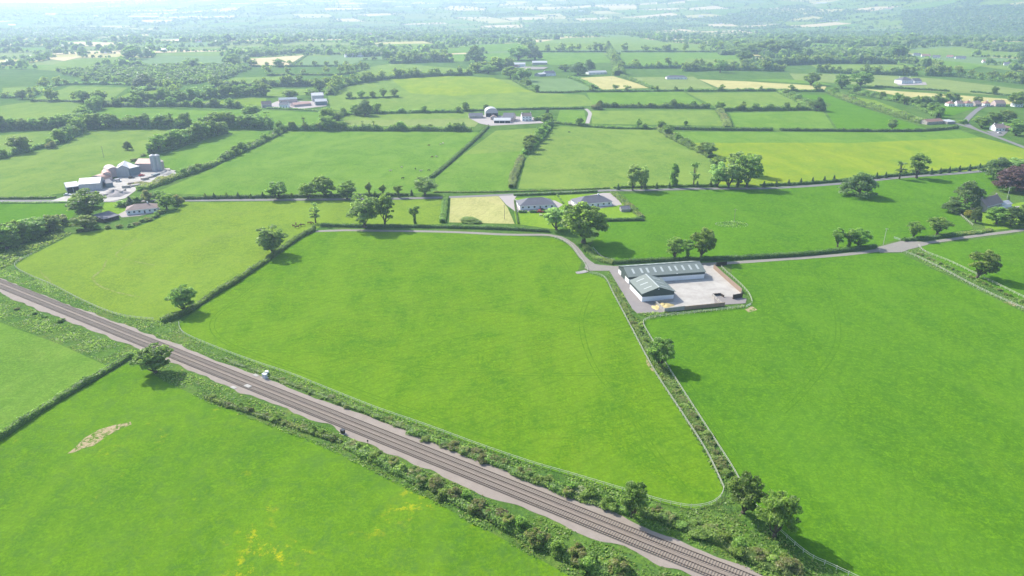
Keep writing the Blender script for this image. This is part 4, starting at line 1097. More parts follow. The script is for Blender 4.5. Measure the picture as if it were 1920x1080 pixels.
# trees in the hedges: the nearer rows tree by tree, the farthest rows as one mass
HT.sort(key=lambda v: v[0])
done, MASS = 0, []
for dist, n, P, w, lab, (cnt, lo, hi, kinds) in HT:
    cnt = int(cnt * 1.4)
    rnd = random.Random(n * 5 + 2)
    row = []
    for k in range(cnt):
        i = int((k + rnd.uniform(0.15, 0.85)) / cnt * (len(P) - 1))
        hm = rnd.uniform(lo * 0.9, hi * 1.12) * float(np.interp(dist, [600, 1100, 1700, 2400], [1.05, 1.3, 1.55, 1.8])); kd = rnd.choice(kinds + ['lime', 'oak'])
        c = P[i] + np.array([rnd.uniform(-1, 1), rnd.uniform(-1, 1)]) * w * 0.25
        row.append((c, hm, hm * {'thin': 0.5, 'bush': 1.0, 'dome': 1.0}.get(kd, rnd.uniform(0.85, 1.25)), kd))
    if done + cnt <= 225:
        done += cnt
        row.sort(key=lambda v: v[0][0] / v[0][1])
        for k, (c, hm, wm, kd) in enumerate(row):
            tree_at(tuple(c), hm, wm, kd, f'{ORD[k]} tree from left, {lab}', lab)
    else: MASS += row
def tree_mass():
    rng = np.random.default_rng(55)
    Vs, Qs, Ts, Bs, off = [], [], [], [], 0
    for c, hm, wm, kd in MASS:
        z = hz(*c)
        bl = []
        for _ in range(13):
            d = unit(rng.normal(size=3)); q = rng.random() ** 0.4
            bl.append((c[0] + d[0] * wm * 0.36 * q, c[1] + d[1] * wm * 0.36 * q, z + hm * (0.53 + 0.34 * d[2] * q), wm * rng.uniform(0.12, 0.2)))
        V, Q, t, b = crown_arrays(rng, bl, 22, hm * 0.13)
        Vs.append(V); Qs.append(Q + off); Ts.append(np.clip(t + rng.normal() * 0.12, 0, 1)); Bs.append(b); off += len(V)
    o = link('hedgerow_trees', np_mesh('hedgerow_trees', np.concatenate(Vs), np.concatenate(Qs), {'tone': np.concatenate(Ts), 'bloom': np.concatenate(Bs)}), L['green'])
    tag(o, 'far trees crowding the hedgerows of the upper fields', 'trees', kind='stuff')
tree_mass()

# ---------------------------------------------------------------- single trees, foot pixel, pixel height and width
TL = [
    (1237, 687, 58, 50, 'lime', 'dense round tree in the fenced strip between the two largest pastures'),
    (346, 583, 52, 46, 'lime', 'round leafy tree at the lower end of the hedge, above the railway'),
    (292, 698, 58, 62, 'lime', 'broad bushy tree on the near side of the railway at the hedge end'),
    (511, 476, 60, 50, 'olive', 'open-crowned tree on the hedge at the corner of the central pasture'),
    (592, 418, 38, 22, 'thin', 'thin pale tree with bare limbs beside the brown cattle'),
    (684, 427, 66, 58, 'olive', 'tall spreading olive-green tree with ivy-clad trunk above the lane'),
    (722, 424, 60, 36, 'ash', 'darker tree touching the spreading olive tree on its right'),
    (778, 420, 37, 21, 'ivy', 'small ivy-clad vase-shaped tree on the lane hedge'),
    (1043, 431, 46, 42, 'willow', 'pale leaning tree in the garden beside the biggest tree'),
    (1094, 455, 82, 84, 'oak', 'biggest broad-crowned tree at the bend of the lane by the bungalows'),
    (1264, 487, 44, 34, 'ash', 'left of the three trees behind the long shed'),
    (1288, 486, 40, 26, 'ivy', 'middle of the three trees behind the long shed'),
    (1314, 483, 60, 44, 'oak', 'tallest and rightmost of the three trees behind the long shed'),
    (1570, 463, 36, 24, 'ash', 'left of the three trees on the hedge left of the lane junction'),
    (1591, 464, 36, 24, 'ivy', 'middle of the three trees on the hedge left of the lane junction'),
    (1609, 463, 38, 40, 'oak', 'right and fullest of the three trees on the hedge left of the lane junction'),
    (1712, 447, 34, 28, 'ash', 'left small round tree above the lane junction'),
    (1757, 440, 36, 40, 'ash', 'right, wider small tree above the lane junction'),
    (1832, 521, 58, 50, 'oak', 'leaning tree with thick dark trunk inside the fenced strip at the right'),
    (1609, 368, 48, 68, 'dome', 'big dark dome-shaped tree standing alone in the right-hand pasture'),
    (1810, 388, 52, 60, 'dome', 'big dark round tree left of the stone cottage'),
    (1786, 398, 26, 42, 'dome', 'low dark spreading tree left of the stone cottage'),
    (1908, 358, 58, 86, 'copper', 'large purple copper beech at the right edge'),
    (1868, 336, 44, 58, 'dome', 'dark tree left of the copper beech'),
    (1905, 325, 30, 50, 'olive', 'green tree behind the copper beech'),
    (1686, 336, 34, 24, 'thin', 'thin half-bare tree on the right-hand road hedge'),
    (1718, 334, 46, 36, 'ash', 'fuller tree beside the half-bare tree on the right-hand road hedge'),
    (1345, 350, 46, 32, 'willow', 'leftmost willow of the big clump by the road'),
    (1366, 352, 48, 34, 'willow', 'front middle willow of the big clump by the road'),
    (1400, 351, 62, 46, 'oak', 'tall right-hand tree of the big clump by the road'),
    (1385, 346, 40, 30, 'lime', 'bright green tree inside the big clump by the road'),
    (1345, 318, 26, 26, 'olive', 'back left tree of the big clump by the road'),
    (1378, 322, 40, 30, 'willow', 'pale yellowish tree at the back of the big clump'),
    (1408, 330, 44, 34, 'olive', 'back right tree of the big clump by the road'),
    (1186, 357, 50, 26, 'willow', 'left of the two tall pale trees right of the bungalows'),
    (1203, 355, 44, 22, 'willow', 'right of the two tall pale trees right of the bungalows'),
    (1263, 350, 42, 16, 'poplar', 'narrow upright tree between the twin trees and the willow clump'),
    (1300, 350, 46, 20, 'thin', 'see-through thin tree just left of the willow clump'),
    (520, 373, 34, 38, 'lime', 'leftmost round tree of the row north of the road'),
    (578, 373, 32, 32, 'oak', 'second round tree of the row north of the road'),
    (610, 369, 42, 40, 'oak', 'tallest round tree of the row north of the road'),
    (651, 373, 36, 34, 'lime', 'round tree right of the tallest in the row north of the road'),
    (693, 369, 28, 14, 'ivy', 'first of three small trees with pale trunks on the road hedge'),
    (719, 369, 24, 15, 'ivy', 'second of three small trees with pale trunks on the road hedge'),
    (747, 370, 25, 18, 'ivy', 'third of three small trees with pale trunks on the road hedge'),
    (797, 366, 38, 42, 'olive', 'pale round tree at the foot of the straight dark hedge'),
    (166, 406, 54, 62, 'lime', 'large bright green tree in front of the silo yard'),
    (160, 430, 30, 44, 'oak', 'dark tree below the large bright green tree'),
    (172, 425, 24, 18, 'gold', 'yellow-green shrub beside the solar-roofed shed'),
    (113, 422, 30, 32, 'bloom', 'blossoming dark bush standing alone left of the solar-roofed shed'),
    (92, 434, 34, 36, 'oak', 'rightmost tree of the copse at the left edge'),
    (62, 446, 42, 48, 'olive', 'middle tree of the copse at the left edge'),
    (38, 452, 42, 36, 'oak', 'second tree from the left in the copse at the left edge'),
    (14, 466, 54, 46, 'lime', 'tree of the copse cut by the left edge, lighter top'),
    (-14, 460, 50, 50, 'oak', 'tree at the very left edge behind the copse'),
    (232, 386, 16, 30, 'bush', 'dark evergreen mound in front of the yard heap'),
    (245, 388, 22, 14, 'spire', 'dark upright conifer left of the brown-roofed bungalow'),
    (256, 380, 16, 20, 'bush', 'dark round shrub behind the brown-roofed bungalow'),
    (279, 377, 26, 24, 'rust', 'bronze-leaved tree behind the brown-roofed bungalow'),
    (300, 376, 20, 24, 'oak', 'small round green tree between the bronze tree and the road'),
    (313, 392, 30, 30, 'oak', 'round tree right of the brown-roofed bungalow'),
    (334, 384, 24, 22, 'rust', 'russet tree at the roadside corner right of the brown-roofed bungalow'),
    (39, 286, 32, 38, 'oak', 'round tree on the left edge hedge above the silo yard field'),
    (98, 278, 18, 20, 'rust', 'small russet bush on the left hedge'),
    (240, 281, 17, 18, 'dome', 'lone dark bush in the pale field behind the silos'),
    (685, 217, 30, 34, 'dome', 'big dark tree left of the farm with the white farmhouse'),
    (668, 216, 20, 22, 'oak', 'smaller tree touching the big dark tree on its left'),
    (473, 224, 28, 32, 'oak', 'lone round tree left of the farm with the pale tall shed'),
    (615, 232, 30, 30, 'oak', 'round tree below the farm with the pale tall shed'),
    (633, 230, 22, 24, 'olive', 'olive tree below the farm with the pale tall shed'),
    (600, 172, 26, 24, 'lime', 'pale round tree above the farm with the pale tall shed'),
    (1672, 244, 22, 17, 'olive', 'small tree standing in the dark hedge left of the road bend'),
    (1532, 208, 26, 28, 'dome', 'dark round tree where hedges meet in the right-hand middle fields'),
    (1285, 235, 12, 11, 'bush', 'small lone bush above the broad clipped hedge'),
    (1198, 236, 14, 12, 'bush', 'small lone bush above the rushy meadow hedge'),
    (1120, 205, 16, 22, 'rust', 'pinkish blossoming bush at the top of the farm track'),
    (912, 207, 12, 12, 'oak', 'small round tree behind the round-roofed barn'),
    (1026, 213, 12, 7, 'spire', 'small dark conifer right of the white farmhouse'),
    (1009, 226, 10, 18, 'bush', 'dark shrubs beside the white farmhouse'),
    (1695, 196, 16, 16, 'oak', 'round tree on the hedge left of the red-roofed houses'),
    (1832, 195, 14, 16, 'oak', 'round tree behind the red-roofed row of houses'),
    (1905, 213, 28, 34, 'oak', 'big tree right of the red-roofed row of houses'),
    (1840, 240, 22, 30, 'oak', 'left tree of the clump inside the road bend'),
    (1862, 236, 26, 32, 'lime', 'middle tree of the clump inside the road bend'),
    (1905, 254, 30, 34, 'lime', 'tree right of the cottage by the road bend'),
    (1886, 228, 22, 30, 'oak', 'right tree of the clump inside the road bend'),
    (1806, 232, 10, 18, 'bush', 'dark bush beside the long low farm at the road bend'),
    (1868, 420, 34, 40, 'oak', 'left tree of the dense garden clump below the stone cottage'),
    (1895, 424, 40, 44, 'dome', 'middle dark tree of the garden clump below the stone cottage'),
    (1930, 422, 40, 44, 'oak', 'right tree of the garden clump below the stone cottage'),
    (1828, 418, 32, 20, 'dome', 'dark shrub tree beside the golden garden shrub'),
    (1818, 408, 20, 20, 'gold', 'golden-yellow shrub left of the stone cottage'),
    (1806, 402, 22, 18, 'lime', 'green shrub tree left of the golden garden shrub'),
    (1889, 380, 14, 5, 'spire', 'narrow upright cypress right of the stone cottage'),
    (1204, 412, 10, 5, 'spire', 'small upright conifer at the end of the clipped garden hedge'),
    (1393, 962, 78, 62, 'lime', 'full bright tree at the bottom corner of the central pasture'),
    (1452, 1006, 90, 68, 'oak', 'taller darker tree right of the bright corner tree'),
    (893, 118, 32, 42, 'dome', 'great dark tree clump left of the hillside farm'),
    (972, 113, 26, 40, 'oak', 'tree mass behind the hillside farm sheds'),
    (1003, 112, 20, 30, 'dome', 'darker tree behind the wide tin shed of the hillside farm'),
    (932, 132, 22, 30, 'lime', 'pale tree at the left end of the hillside farm'),
    (915, 138, 18, 32, 'olive', 'olive tree below the left end of the hillside farm'),
    (958, 147, 22, 34, 'oak', 'broad tree below the hillside farm, nearest the buttercup hillside'),
    (984, 152, 26, 26, 'olive', 'tall pale tree at the top corner of the grey-green crop'),
    (986, 161, 16, 14, 'oak', 'lone round tree at the corner of the grey-green crop'),
    (1084, 141, 24, 36, 'dome', 'dark trees right of the grey gabled house'),
    (1060, 134, 14, 26, 'oak', 'trees between the hillside farm and the grey gabled house'),
    (1104, 132, 20, 24, 'dome', 'dark tree behind the white bungalow in trees'),
    (1520, 160, 24, 30, 'oak', 'tree at the right end of the long cream strip'),
    (1578, 166, 28, 28, 'lime', 'left tree of the pair at the top of the narrow strip field'),
    (1612, 163, 28, 40, 'oak', 'right broader tree of the pair at the top of the narrow strip field'),
    (1402, 106, 26, 40, 'olive', 'left large tree on the far wooded rise'),
    (1440, 106, 30, 44, 'oak', 'middle large tree on the far wooded rise'),
    (1480, 106, 30, 50, 'dome', 'right dark large tree on the far wooded rise'),
    (1395, 120, 24, 30, 'lime', 'pale tree below the far wooded rise'),
    (1350, 136, 26, 24, 'olive', 'pale tree standing in the belt right of the hillside farm'),
    (1682, 112, 26, 34, 'lime', 'pale tree at the right end of the long dark belt'),
    (250, 112, 26, 34, 'oak', 'big round tree between the far upper left fields'),
    (230, 120, 14, 16, 'oak', 'small round tree beside the far grey-green field'),
    (438, 124, 22, 28, 'oak', 'round tree left of the far tan crop'),
    (525, 126, 15, 22, 'oak', 'small tree below the far tan crop'),
    (157, 193, 24, 24, 'oak', 'left tree of the pair in the upper left field'),
    (187, 194, 24, 26, 'ash', 'right tree of the pair in the upper left field'),
    (42, 186, 18, 22, 'oak', 'round tree near the left edge in the upper fields'),
    (275, 164, 26, 46, 'dome', 'dark broad tree at the foot of the young plantation'),
    (360, 128, 20, 28, 'olive', 'pale tree rising from the young plantation'),
    (455, 172, 14, 20, 'oak', 'small round tree left of the dark row of trees'),
    (585, 184, 18, 24, 'olive', 'pale tree just behind the pale tall shed'),
    (545, 186, 18, 30, 'oak', 'trees behind the long blue-roofed shed'),
    (1186, 968, 68, 50, 'lime', 'leafy tree beside the railway left of the pasture corner'),
]
for px, py, hp, wp, kd, lab in TL:
    tree_px(px, py, hp * 1.04, wp * 1.12, kd, lab, tilt=0.16 if 'leaning tree with' in lab else 0.0)
# little conifers along the roads
CON = [(1159, 356), (1209, 353), (1231, 354), (1255, 353), (1307, 351), (1332, 350), (1382, 350), (1432, 351), (1455, 350), (1478, 348), (1501, 346), (1523, 344), (1545, 342), (1563, 340), (1643, 335), (1660, 334), (1745, 327), (1762, 326), (1779, 324), (1798, 322), (1817, 320), (1836, 318)]
for k, (x, y) in enumerate(CON):
    tree_px(x, y, 13, 6.5, 'spire', f'{ORD[k]} little conifer from the bungalows along the road hedge', 'little conifers along the road hedge')
CON2 = [(385, 373), (402, 373), (425, 372), (447, 372), (470, 372), (493, 371), (547, 371), (622, 370), (703, 369), (772, 367)]
for k, (x, y) in enumerate(CON2):
    tree_px(x, y, 13, 7, 'spire' if k % 2 else 'bush', f'{ORD[k]} dark clipped shrub from the left along the road hedge below the cattle field', 'dark shrubs along the road hedge')

# ---------------------------------------------------------------- railway scrub: bushes one by one
LOOK = {'bush': 'green', 'bloom': 'cream-blossomed', 'rust': 'russet-topped', 'elder': 'yellow-green flowering', 'scrub': 'mixed brambly'}
def bush_row(line, n, w0, w1, h0, h1, kinds, where, seed, spread=6):
    rnd = random.Random(seed)
    W = np.array(gps(line))
    cum = np.concatenate([[0], np.cumsum(np.linalg.norm(np.diff(W, axis=0), axis=1))])
    for k in range(n):
        t = (k + rnd.uniform(0.2, 0.8)) / n
        s = t * cum[-1]
        p = (np.interp(s, cum, W[:, 0]) + rnd.uniform(-spread, spread) * 0.25, np.interp(s, cum, W[:, 1]) + rnd.uniform(-spread, spread) * 0.25)
        wd = (w0 + (w1 - w0) * t) * rnd.uniform(0.75, 1.25); ht = (h0 + (h1 - h0) * t) * rnd.uniform(0.7, 1.25)
        kd = rnd.choice(kinds)
        tree_at(p, ht, wd, kd, f'{LOOK[kd]} bush, {ORD[k]} from the left {where}', 'bushes ' + where)
bush_row([(385, 745), (420, 758), (470, 772), (530, 792), (580, 808), (640, 828)], 12, 3.0, 3.6, 1.9, 2.4, ['bush', 'rust', 'scrub', 'bush'], 'along the near side of the railway, upper part', 5, 2)
bush_row([(650, 830), (720, 868), (800, 905), (870, 945), (950, 985), (1030, 1022), (1100, 1060), (1160, 1085)], 26, 4.0, 6.0, 2.4, 4.6, ['bush', 'rust', 'elder', 'scrub', 'bush', 'scrub', 'bush', 'bush', 'rust', 'scrub'], 'along the near side of the railway, lower part', 8, 6)
bush_row([(520, 712), (560, 728), (600, 742), (680, 772), (760, 800)], 14, 2.4, 3.2, 1.0, 1.7, ['bush', 'scrub', 'bloom', 'bush'], 'below the pasture fence, upper part', 11, 5)
bush_row([(770, 806), (830, 832), (900, 855), (960, 880), (1020, 905), (1080, 930), (1140, 948)], 22, 3.4, 5.2, 1.6, 3.4, ['bush', 'rust', 'scrub', 'bloom', 'bush', 'bush', 'elder', 'scrub', 'bush', 'rust'], 'below the pasture fence, middle part', 14, 6)
bush_row([(1210, 960), (1260, 975), (1310, 995), (1350, 1015), (1400, 1035), (1450, 1062), (1500, 1085)], 15, 4.0, 5.4, 1.8, 3.4, ['bush', 'rust', 'elder', 'scrub', 'bush', 'bush'], 'between the railway and the two corner trees', 17, 8)
bush_row([(1146, 530), (1165, 565), (1185, 602), (1205, 640), (1222, 668)], 14, 2.6, 3.2, 1.0, 1.7, ['bush', 'scrub', 'elder', 'scrub'], 'in the fenced strip above its round tree', 20, 4)
bush_row([(1240, 690), (1262, 725), (1290, 770), (1318, 815), (1342, 855), (1368, 895)], 20, 2.8, 3.4, 1.1, 2.0, ['bush', 'scrub', 'elder', 'scrub', 'scrub'], 'in the fenced strip below its round tree', 23, 4)
bush_row([(1715, 473), (1760, 493), (1800, 512), (1850, 535), (1900, 558), (1960, 588)], 20, 2.2, 2.6, 0.9, 1.5, ['bush', 'scrub', 'elder', 'scrub'], 'in the fenced strip at the right edge', 26, 2)
bush_row([(140, 436), (170, 432), (210, 428), (245, 425), (280, 412), (308, 398)], 12, 5.0, 5.0, 2.2, 2.8, ['bush', 'scrub', 'bush'], 'along the garden edge below the brown-roofed bungalow', 29, 3)
bush_row([(-10, 462), (25, 462), (50, 452), (75, 442), (100, 430)], 10, 7, 8, 4.5, 5.5, ['bush', 'scrub', 'bush'], 'in the copse at the left edge', 41, 5)
bush_row([(180, 352), (200, 338), (228, 322), (245, 305), (262, 296), (290, 284)], 9, 6, 7, 2.5, 4.0, ['bush', 'scrub', 'rust'], 'behind the sheds of the silo yard', 31, 3)
bush_row([(10, 585), (25, 580), (60, 590), (118, 606)], 4, 3, 3.5, 1.2, 1.6, ['scrub', 'bush'], 'on the near railway bank at the left', 33, 3)
for n, (pl, h, w, lab) in enumerate([([(385, 746), (470, 774), (580, 810), (640, 830)], 1.1, 2.2, 'thin bramble thicket along the near railway fence, upper part'), ([(650, 832), (720, 869), (800, 907), (950, 987), (1100, 1062), (1180, 1100)], 1.7, 4.2, 'tangled thicket along the near side of the railway, lower part'),
                                  ([(420, 672), (520, 711), (680, 771), (770, 806)], 0.8, 2.4, 'low bramble thicket under the pasture fence, upper part'), ([(770, 808), (900, 858), (1020, 908), (1140, 950), (1180, 962)], 1.4, 3.6, 'tangled thicket between railway and pasture fence, middle part'),
                                  ([(1200, 960), (1260, 978), (1350, 1018), (1450, 1064), (1520, 1095)], 1.3, 4.0, 'tangled thicket between railway and corner trees'), ([(1150, 538), (1185, 602), (1222, 668), (1262, 727), (1318, 817), (1362, 888)], 0.9, 2.6, 'low thicket inside the fenced strip between the largest pastures')]):
    hedge(pl, h, w, lab, 'scrub', 0.55, leaf=0.42, seed=300 + n, name='bramble_thicket', bloom=0.35)
tree_px(882, 415, 12, 48, 'bush', 'wide low green bramble mound at the foot of the mown plot')
# rough growth on the banks
tuft_stuff('rough_grass', [[(-120, 470), (0, 500)] + FENCE_RAIL_L[3:] + [(320, 606)] + FENCE_RAIL_R[2:-1] + [(1380, 925), (1453, 995), (1513, 1045), (1600, 1090), (1440, 1084), (1360, 1046), (1200, 981), (1060, 922), (900, 857), (720, 788), (580, 740), (420, 679), (300, 632), (160, 581), (0, 519)]], 5.5, 0.55, L['grass'], 'rough long grass on the bank between the railway and the pasture fence', 'long grass', 0.1, 0.45, 3, 0.10)
tuft_stuff('rough_grass', [[(0, 556), (100, 597), (250, 656), (420, 727), (560, 782), (700, 841), (900, 927), (1060, 990), (1200, 1046), (1290, 1085), (1110, 1100), (1000, 1046), (800, 936), (600, 836), (400, 760), (310, 716), (248, 672), (205, 686), (110, 643), (0, 602), (-60, 580), (-60, 535)]], 5.5, 0.55, L['grass'], 'rough long grass on the near bank of the railway', 'long grass', 0.1, 0.45, 4, 0.10)
tuft_stuff('rough_grass', [[(1134, 522), (1142, 510), (1190, 588), (1245, 586), (1320, 583), (1395, 573), (1395, 577), (1235, 594), (1212, 600), (1206, 609), (1222, 639), (1255, 695), (1309, 780), (1356, 853), (1377, 887), (1400, 930), (1358, 920), (1280, 780), (1225, 695), (1180, 610)]], 5, 0.65, L['grass'], 'long grass and nettles in the fenced strip beside the sheds', 'long grass', 0.15, 0.8, 5, 0.12)
tuft_stuff('rough_grass', [[(1700, 468), (1722, 466), (1830, 520), (1920, 564), (1920, 584), (1742, 500)]], 3, 0.6, L['grass'], 'long grass in the fenced strip at the right edge', 'long grass', 0.1, 0.6, 6, 0.1)
tuft_stuff('rough_grass', [[(0, 470), (60, 455), (110, 430), (135, 438), (62, 476), (30, 494), (0, 505), (-60, 480)]], 2.5, 0.9, L['scrub'], 'tall weeds and brambles below the copse at the left edge', 'weeds', 0.3, 1.6, 7, 0.05)

# ---------------------------------------------------------------- buildings
def frame_from(p0, p1):
    a, b = np.array(gp(*p0)), np.array(gp(*p1))
    d = b - a
    return a, float(np.linalg.norm(d)), math.atan2(d[1], d[0])
def window(root, x, z, w, h, side='front', Lx=0, D=0, door=False):
    """window or door set in a wall face: frame, pane and sill"""
    fr = MB(); t = 0.09
    def put(mb, x0, x1, z0, z1, y0, y1):
        if side == 'front': mb.box(x0, x1, y0, y1, z0, z1)
        else: mb.box(-y1 if side == 'left' else Lx + y0 * -1, -y0 if side == 'left' else Lx - y1 * -1, x0, x1, z0, z1)
    if side == 'front':
        fr.box(x - w / 2, x + w / 2, -0.06, 0.05, z, z + t).box(x - w / 2, x + w / 2, -0.06, 0.05, z + h - t, z + h)
        fr.box(x - w / 2, x - w / 2 + t, -0.06, 0.05, z + t, z + h - t).box(x + w / 2 - t, x + w / 2, -0.06, 0.05, z + t, z + h - t)
        o = fr.build('door' if door else 'window', M['trim'], root)
        MB().box(x - w / 2 + t, x + w / 2 - t, -0.03, 0.04, z + t, z + h - t).build('panel' if door else 'pane', M['darkwood'] if door else M['glass'], o)
        if not door: MB().box(x - w / 2 - 0.08, x + w / 2 + 0.08, -0.14, -0.062, z - 0.10, z - 0.003).build('sill', M['trim'], o)
    else:
        X = -0.03 if side == 'left' else Lx + 0.03
        fr.box(X - 0.05, X + 0.05, x - w / 2, x + w / 2, z, z + t).box(X - 0.05, X + 0.05, x - w / 2, x + w / 2, z + h - t, z + h)
        fr.box(X - 0.05, X + 0.05, x - w / 2, x - w / 2 + t, z + t, z + h - t).box(X - 0.05, X + 0.05, x + w / 2 - t, x + w / 2, z + t, z + h - t)
        o = fr.build('window', M['trim'], root)
        MB().box(X - 0.03, X + 0.03, x - w / 2 + t, x + w / 2 - t, z + t, z + h - t).build('pane', M['glass'], o)
def house(label, p0, p1, D, eave, rise, roof='gable', wall='white', rmat='slate', nwin=0, storeys=1, chim=0, name='house', cat='house', group=None, ov=0.35, open_front=False, wz=1.0):
    a, Lx, rz = frame_from(p0, p1)
    z0 = hz(*a)
    r = empty(name, (a[0], a[1], z0), rz)
    tag(r, label, cat, group)
    wl = MB()
    hip = roof == 'hip'
    if roof == 'gable':
        prof = [(0, -0.3), (D, -0.3), (D, eave), (D / 2, eave + rise), (0, eave)]
        wl.prism(prof, 0, Lx)
    elif roof == 'cross':
        wl.prism([(0, -0.3), (Lx, -0.3), (Lx, eave), (Lx / 2, eave + rise), (0, eave)], 0, D, 'y')
    elif roof == 'mono':
        wl.prism([(0, -0.3), (D, -0.3), (D, eave + rise), (0, eave)], 0, Lx)
    elif roof == 'round':
        n = 8
        wl.prism([(0, -0.3), (D, -0.3)] + [(D / 2 + D / 2 * math.cos(math.pi * i / n), eave + rise * math.sin(math.pi * i / n)) for i in range(n + 1)], 0, Lx)
    elif roof == 'roundx':
        n = 8
        wl.prism([(0, -0.3), (Lx, -0.3)] + [(Lx / 2 + Lx / 2 * math.cos(math.pi * i / n), eave + rise * math.sin(math.pi * i / n)) for i in range(n + 1)], 0, D, 'y')
    else:
        wl.box(0, Lx, 0, D, -0.3, eave)
    wl.build('wall', M[wall], r)
    rf = MB(); th = 0.14
    def slab(prof_lo, a0, a1, axis):
        rf.prism(prof_lo, a0, a1, axis)
    g = 0.03
    if roof in ('gable', 'cross'):
        W_, A1 = (D, Lx) if roof == 'gable' else (Lx, D)
        k = rise / (W_ / 2)
        prof = [(-ov, eave - ov * k + g), (W_ / 2, eave + rise + g), (W_ + ov, eave - ov * k + g), (W_ + ov, eave - ov * k + g + th), (W_ / 2, eave + rise + g + th), (-ov, eave - ov * k + g + th)]
        slab(prof, -ov * 0.7, A1 + ov * 0.7, 'x' if roof == 'gable' else 'y')
    elif roof == 'mono':
        k = rise / D
        slab([(-ov, eave - ov * k + g), (D + ov, eave + rise + ov * k + g), (D + ov, eave + rise + ov * k + g + th), (-ov, eave - ov * k + g + th)], -ov, Lx + ov, 'x')
    elif roof in ('round', 'roundx'):
        W_, A1 = (D, Lx) if roof == 'round' else (Lx, D)
        n = 10
        arc = lambda e: [(W_ / 2 + (W_ / 2 + e) * math.cos(math.pi * i / n), eave + (rise + e) * math.sin(math.pi * i / n)) for i in range(n + 1)]
        o_, i_ = arc(0.14), arc(0.03)
        for i in range(n):
            slab([o_[i], o_[i + 1], i_[i + 1], i_[i]], -0.2, A1 + 0.2, 'x' if roof == 'round' else 'y')
    elif hip:
        e = eave + g; q = min(D / 2 + ov, Lx / 2 + ov)
        vs = [(-ov, -ov, e), (Lx + ov, -ov, e), (Lx + ov, D + ov, e), (-ov, D + ov, e), (-ov + q, D / 2, e + rise), (Lx + ov - q, D / 2, e + rise),
              (-ov, -ov, e + 0.12), (Lx + ov, -ov, e + 0.12), (Lx + ov, D + ov, e + 0.12), (-ov, D + ov, e + 0.12)]
        rf.add(vs, [(0, 3, 2, 1), (0, 1, 7, 6), (1, 2, 8, 7), (2, 3, 9, 8), (3, 0, 6, 9), (6, 7, 5, 4), (8, 9, 4, 5), (7, 8, 5), (9, 6, 4)])
    ro = rf.build('roof', M[rmat], r)
    if roof in ('gable', 'cross', 'hip') and rmat in ('slate', 'brownroof', 'redroof'):
        # ridge tiles and gutters
        if roof == 'cross': MB().box(Lx / 2 - 0.12, Lx / 2 + 0.12, -0.2, D + 0.2, eave + rise + g + th - 0.02, eave + rise + g + th + 0.08).build('ridge_cap', M[rmat], ro)
        else:
            q = min(D / 2 + ov, Lx / 2 + ov) if hip else 0
            tz = eave + rise + g + (th if not hip else 0)
            MB().box(q, Lx - q, D / 2 - 0.12, D / 2 + 0.12, tz - 0.02, tz + 0.08).build('ridge_cap', M[rmat], ro)
            MB().box(-ov, Lx + ov, -ov - 0.12, -ov - 0.004, eave - (ov * rise / (D / 2) if not hip else 0) - 0.02, eave - (ov * rise / (D / 2) if not hip else 0) + 0.10).build('gutter', M['trim'], r)
    for c in range(chim):
        cx = Lx * (0.06 if c == 0 else 0.94) if chim > 1 else Lx * 0.7
        h = eave + rise
        ch = MB().box(cx - 0.4, cx + 0.4, D / 2 - 0.3, D / 2 + 0.3, h - 0.6, h + 1.1).build('chimney', M[wall], ro)
    if nwin:
        wh, ww = 1.25, 1.3
        for s in range(storeys):
            for k in range(nwin):
                x = Lx * (k + 0.5) / nwin
                if s == 0 and k == nwin // 2: window(r, x, 0.02, 1.1, 2.1, door=True)
                else: window(r, x, wz + s * 2.7, ww, wh)
        if roof in ('gable', 'hip'): window(r, D / 2, wz, 1.2, 1.2, 'left'); window(r, D / 2, wz, 1.2, 1.2, 'right', Lx)
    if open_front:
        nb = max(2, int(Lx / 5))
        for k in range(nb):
            MB().box(Lx * k / nb + 0.25, Lx * (k + 1) / nb - 0.25, -0.06, 0.05, 0.02, eave * 0.86).build('bay_shade_panel', M['dark'], r)  # black panel on the solid wall, painting the shade inside the bay
    return r

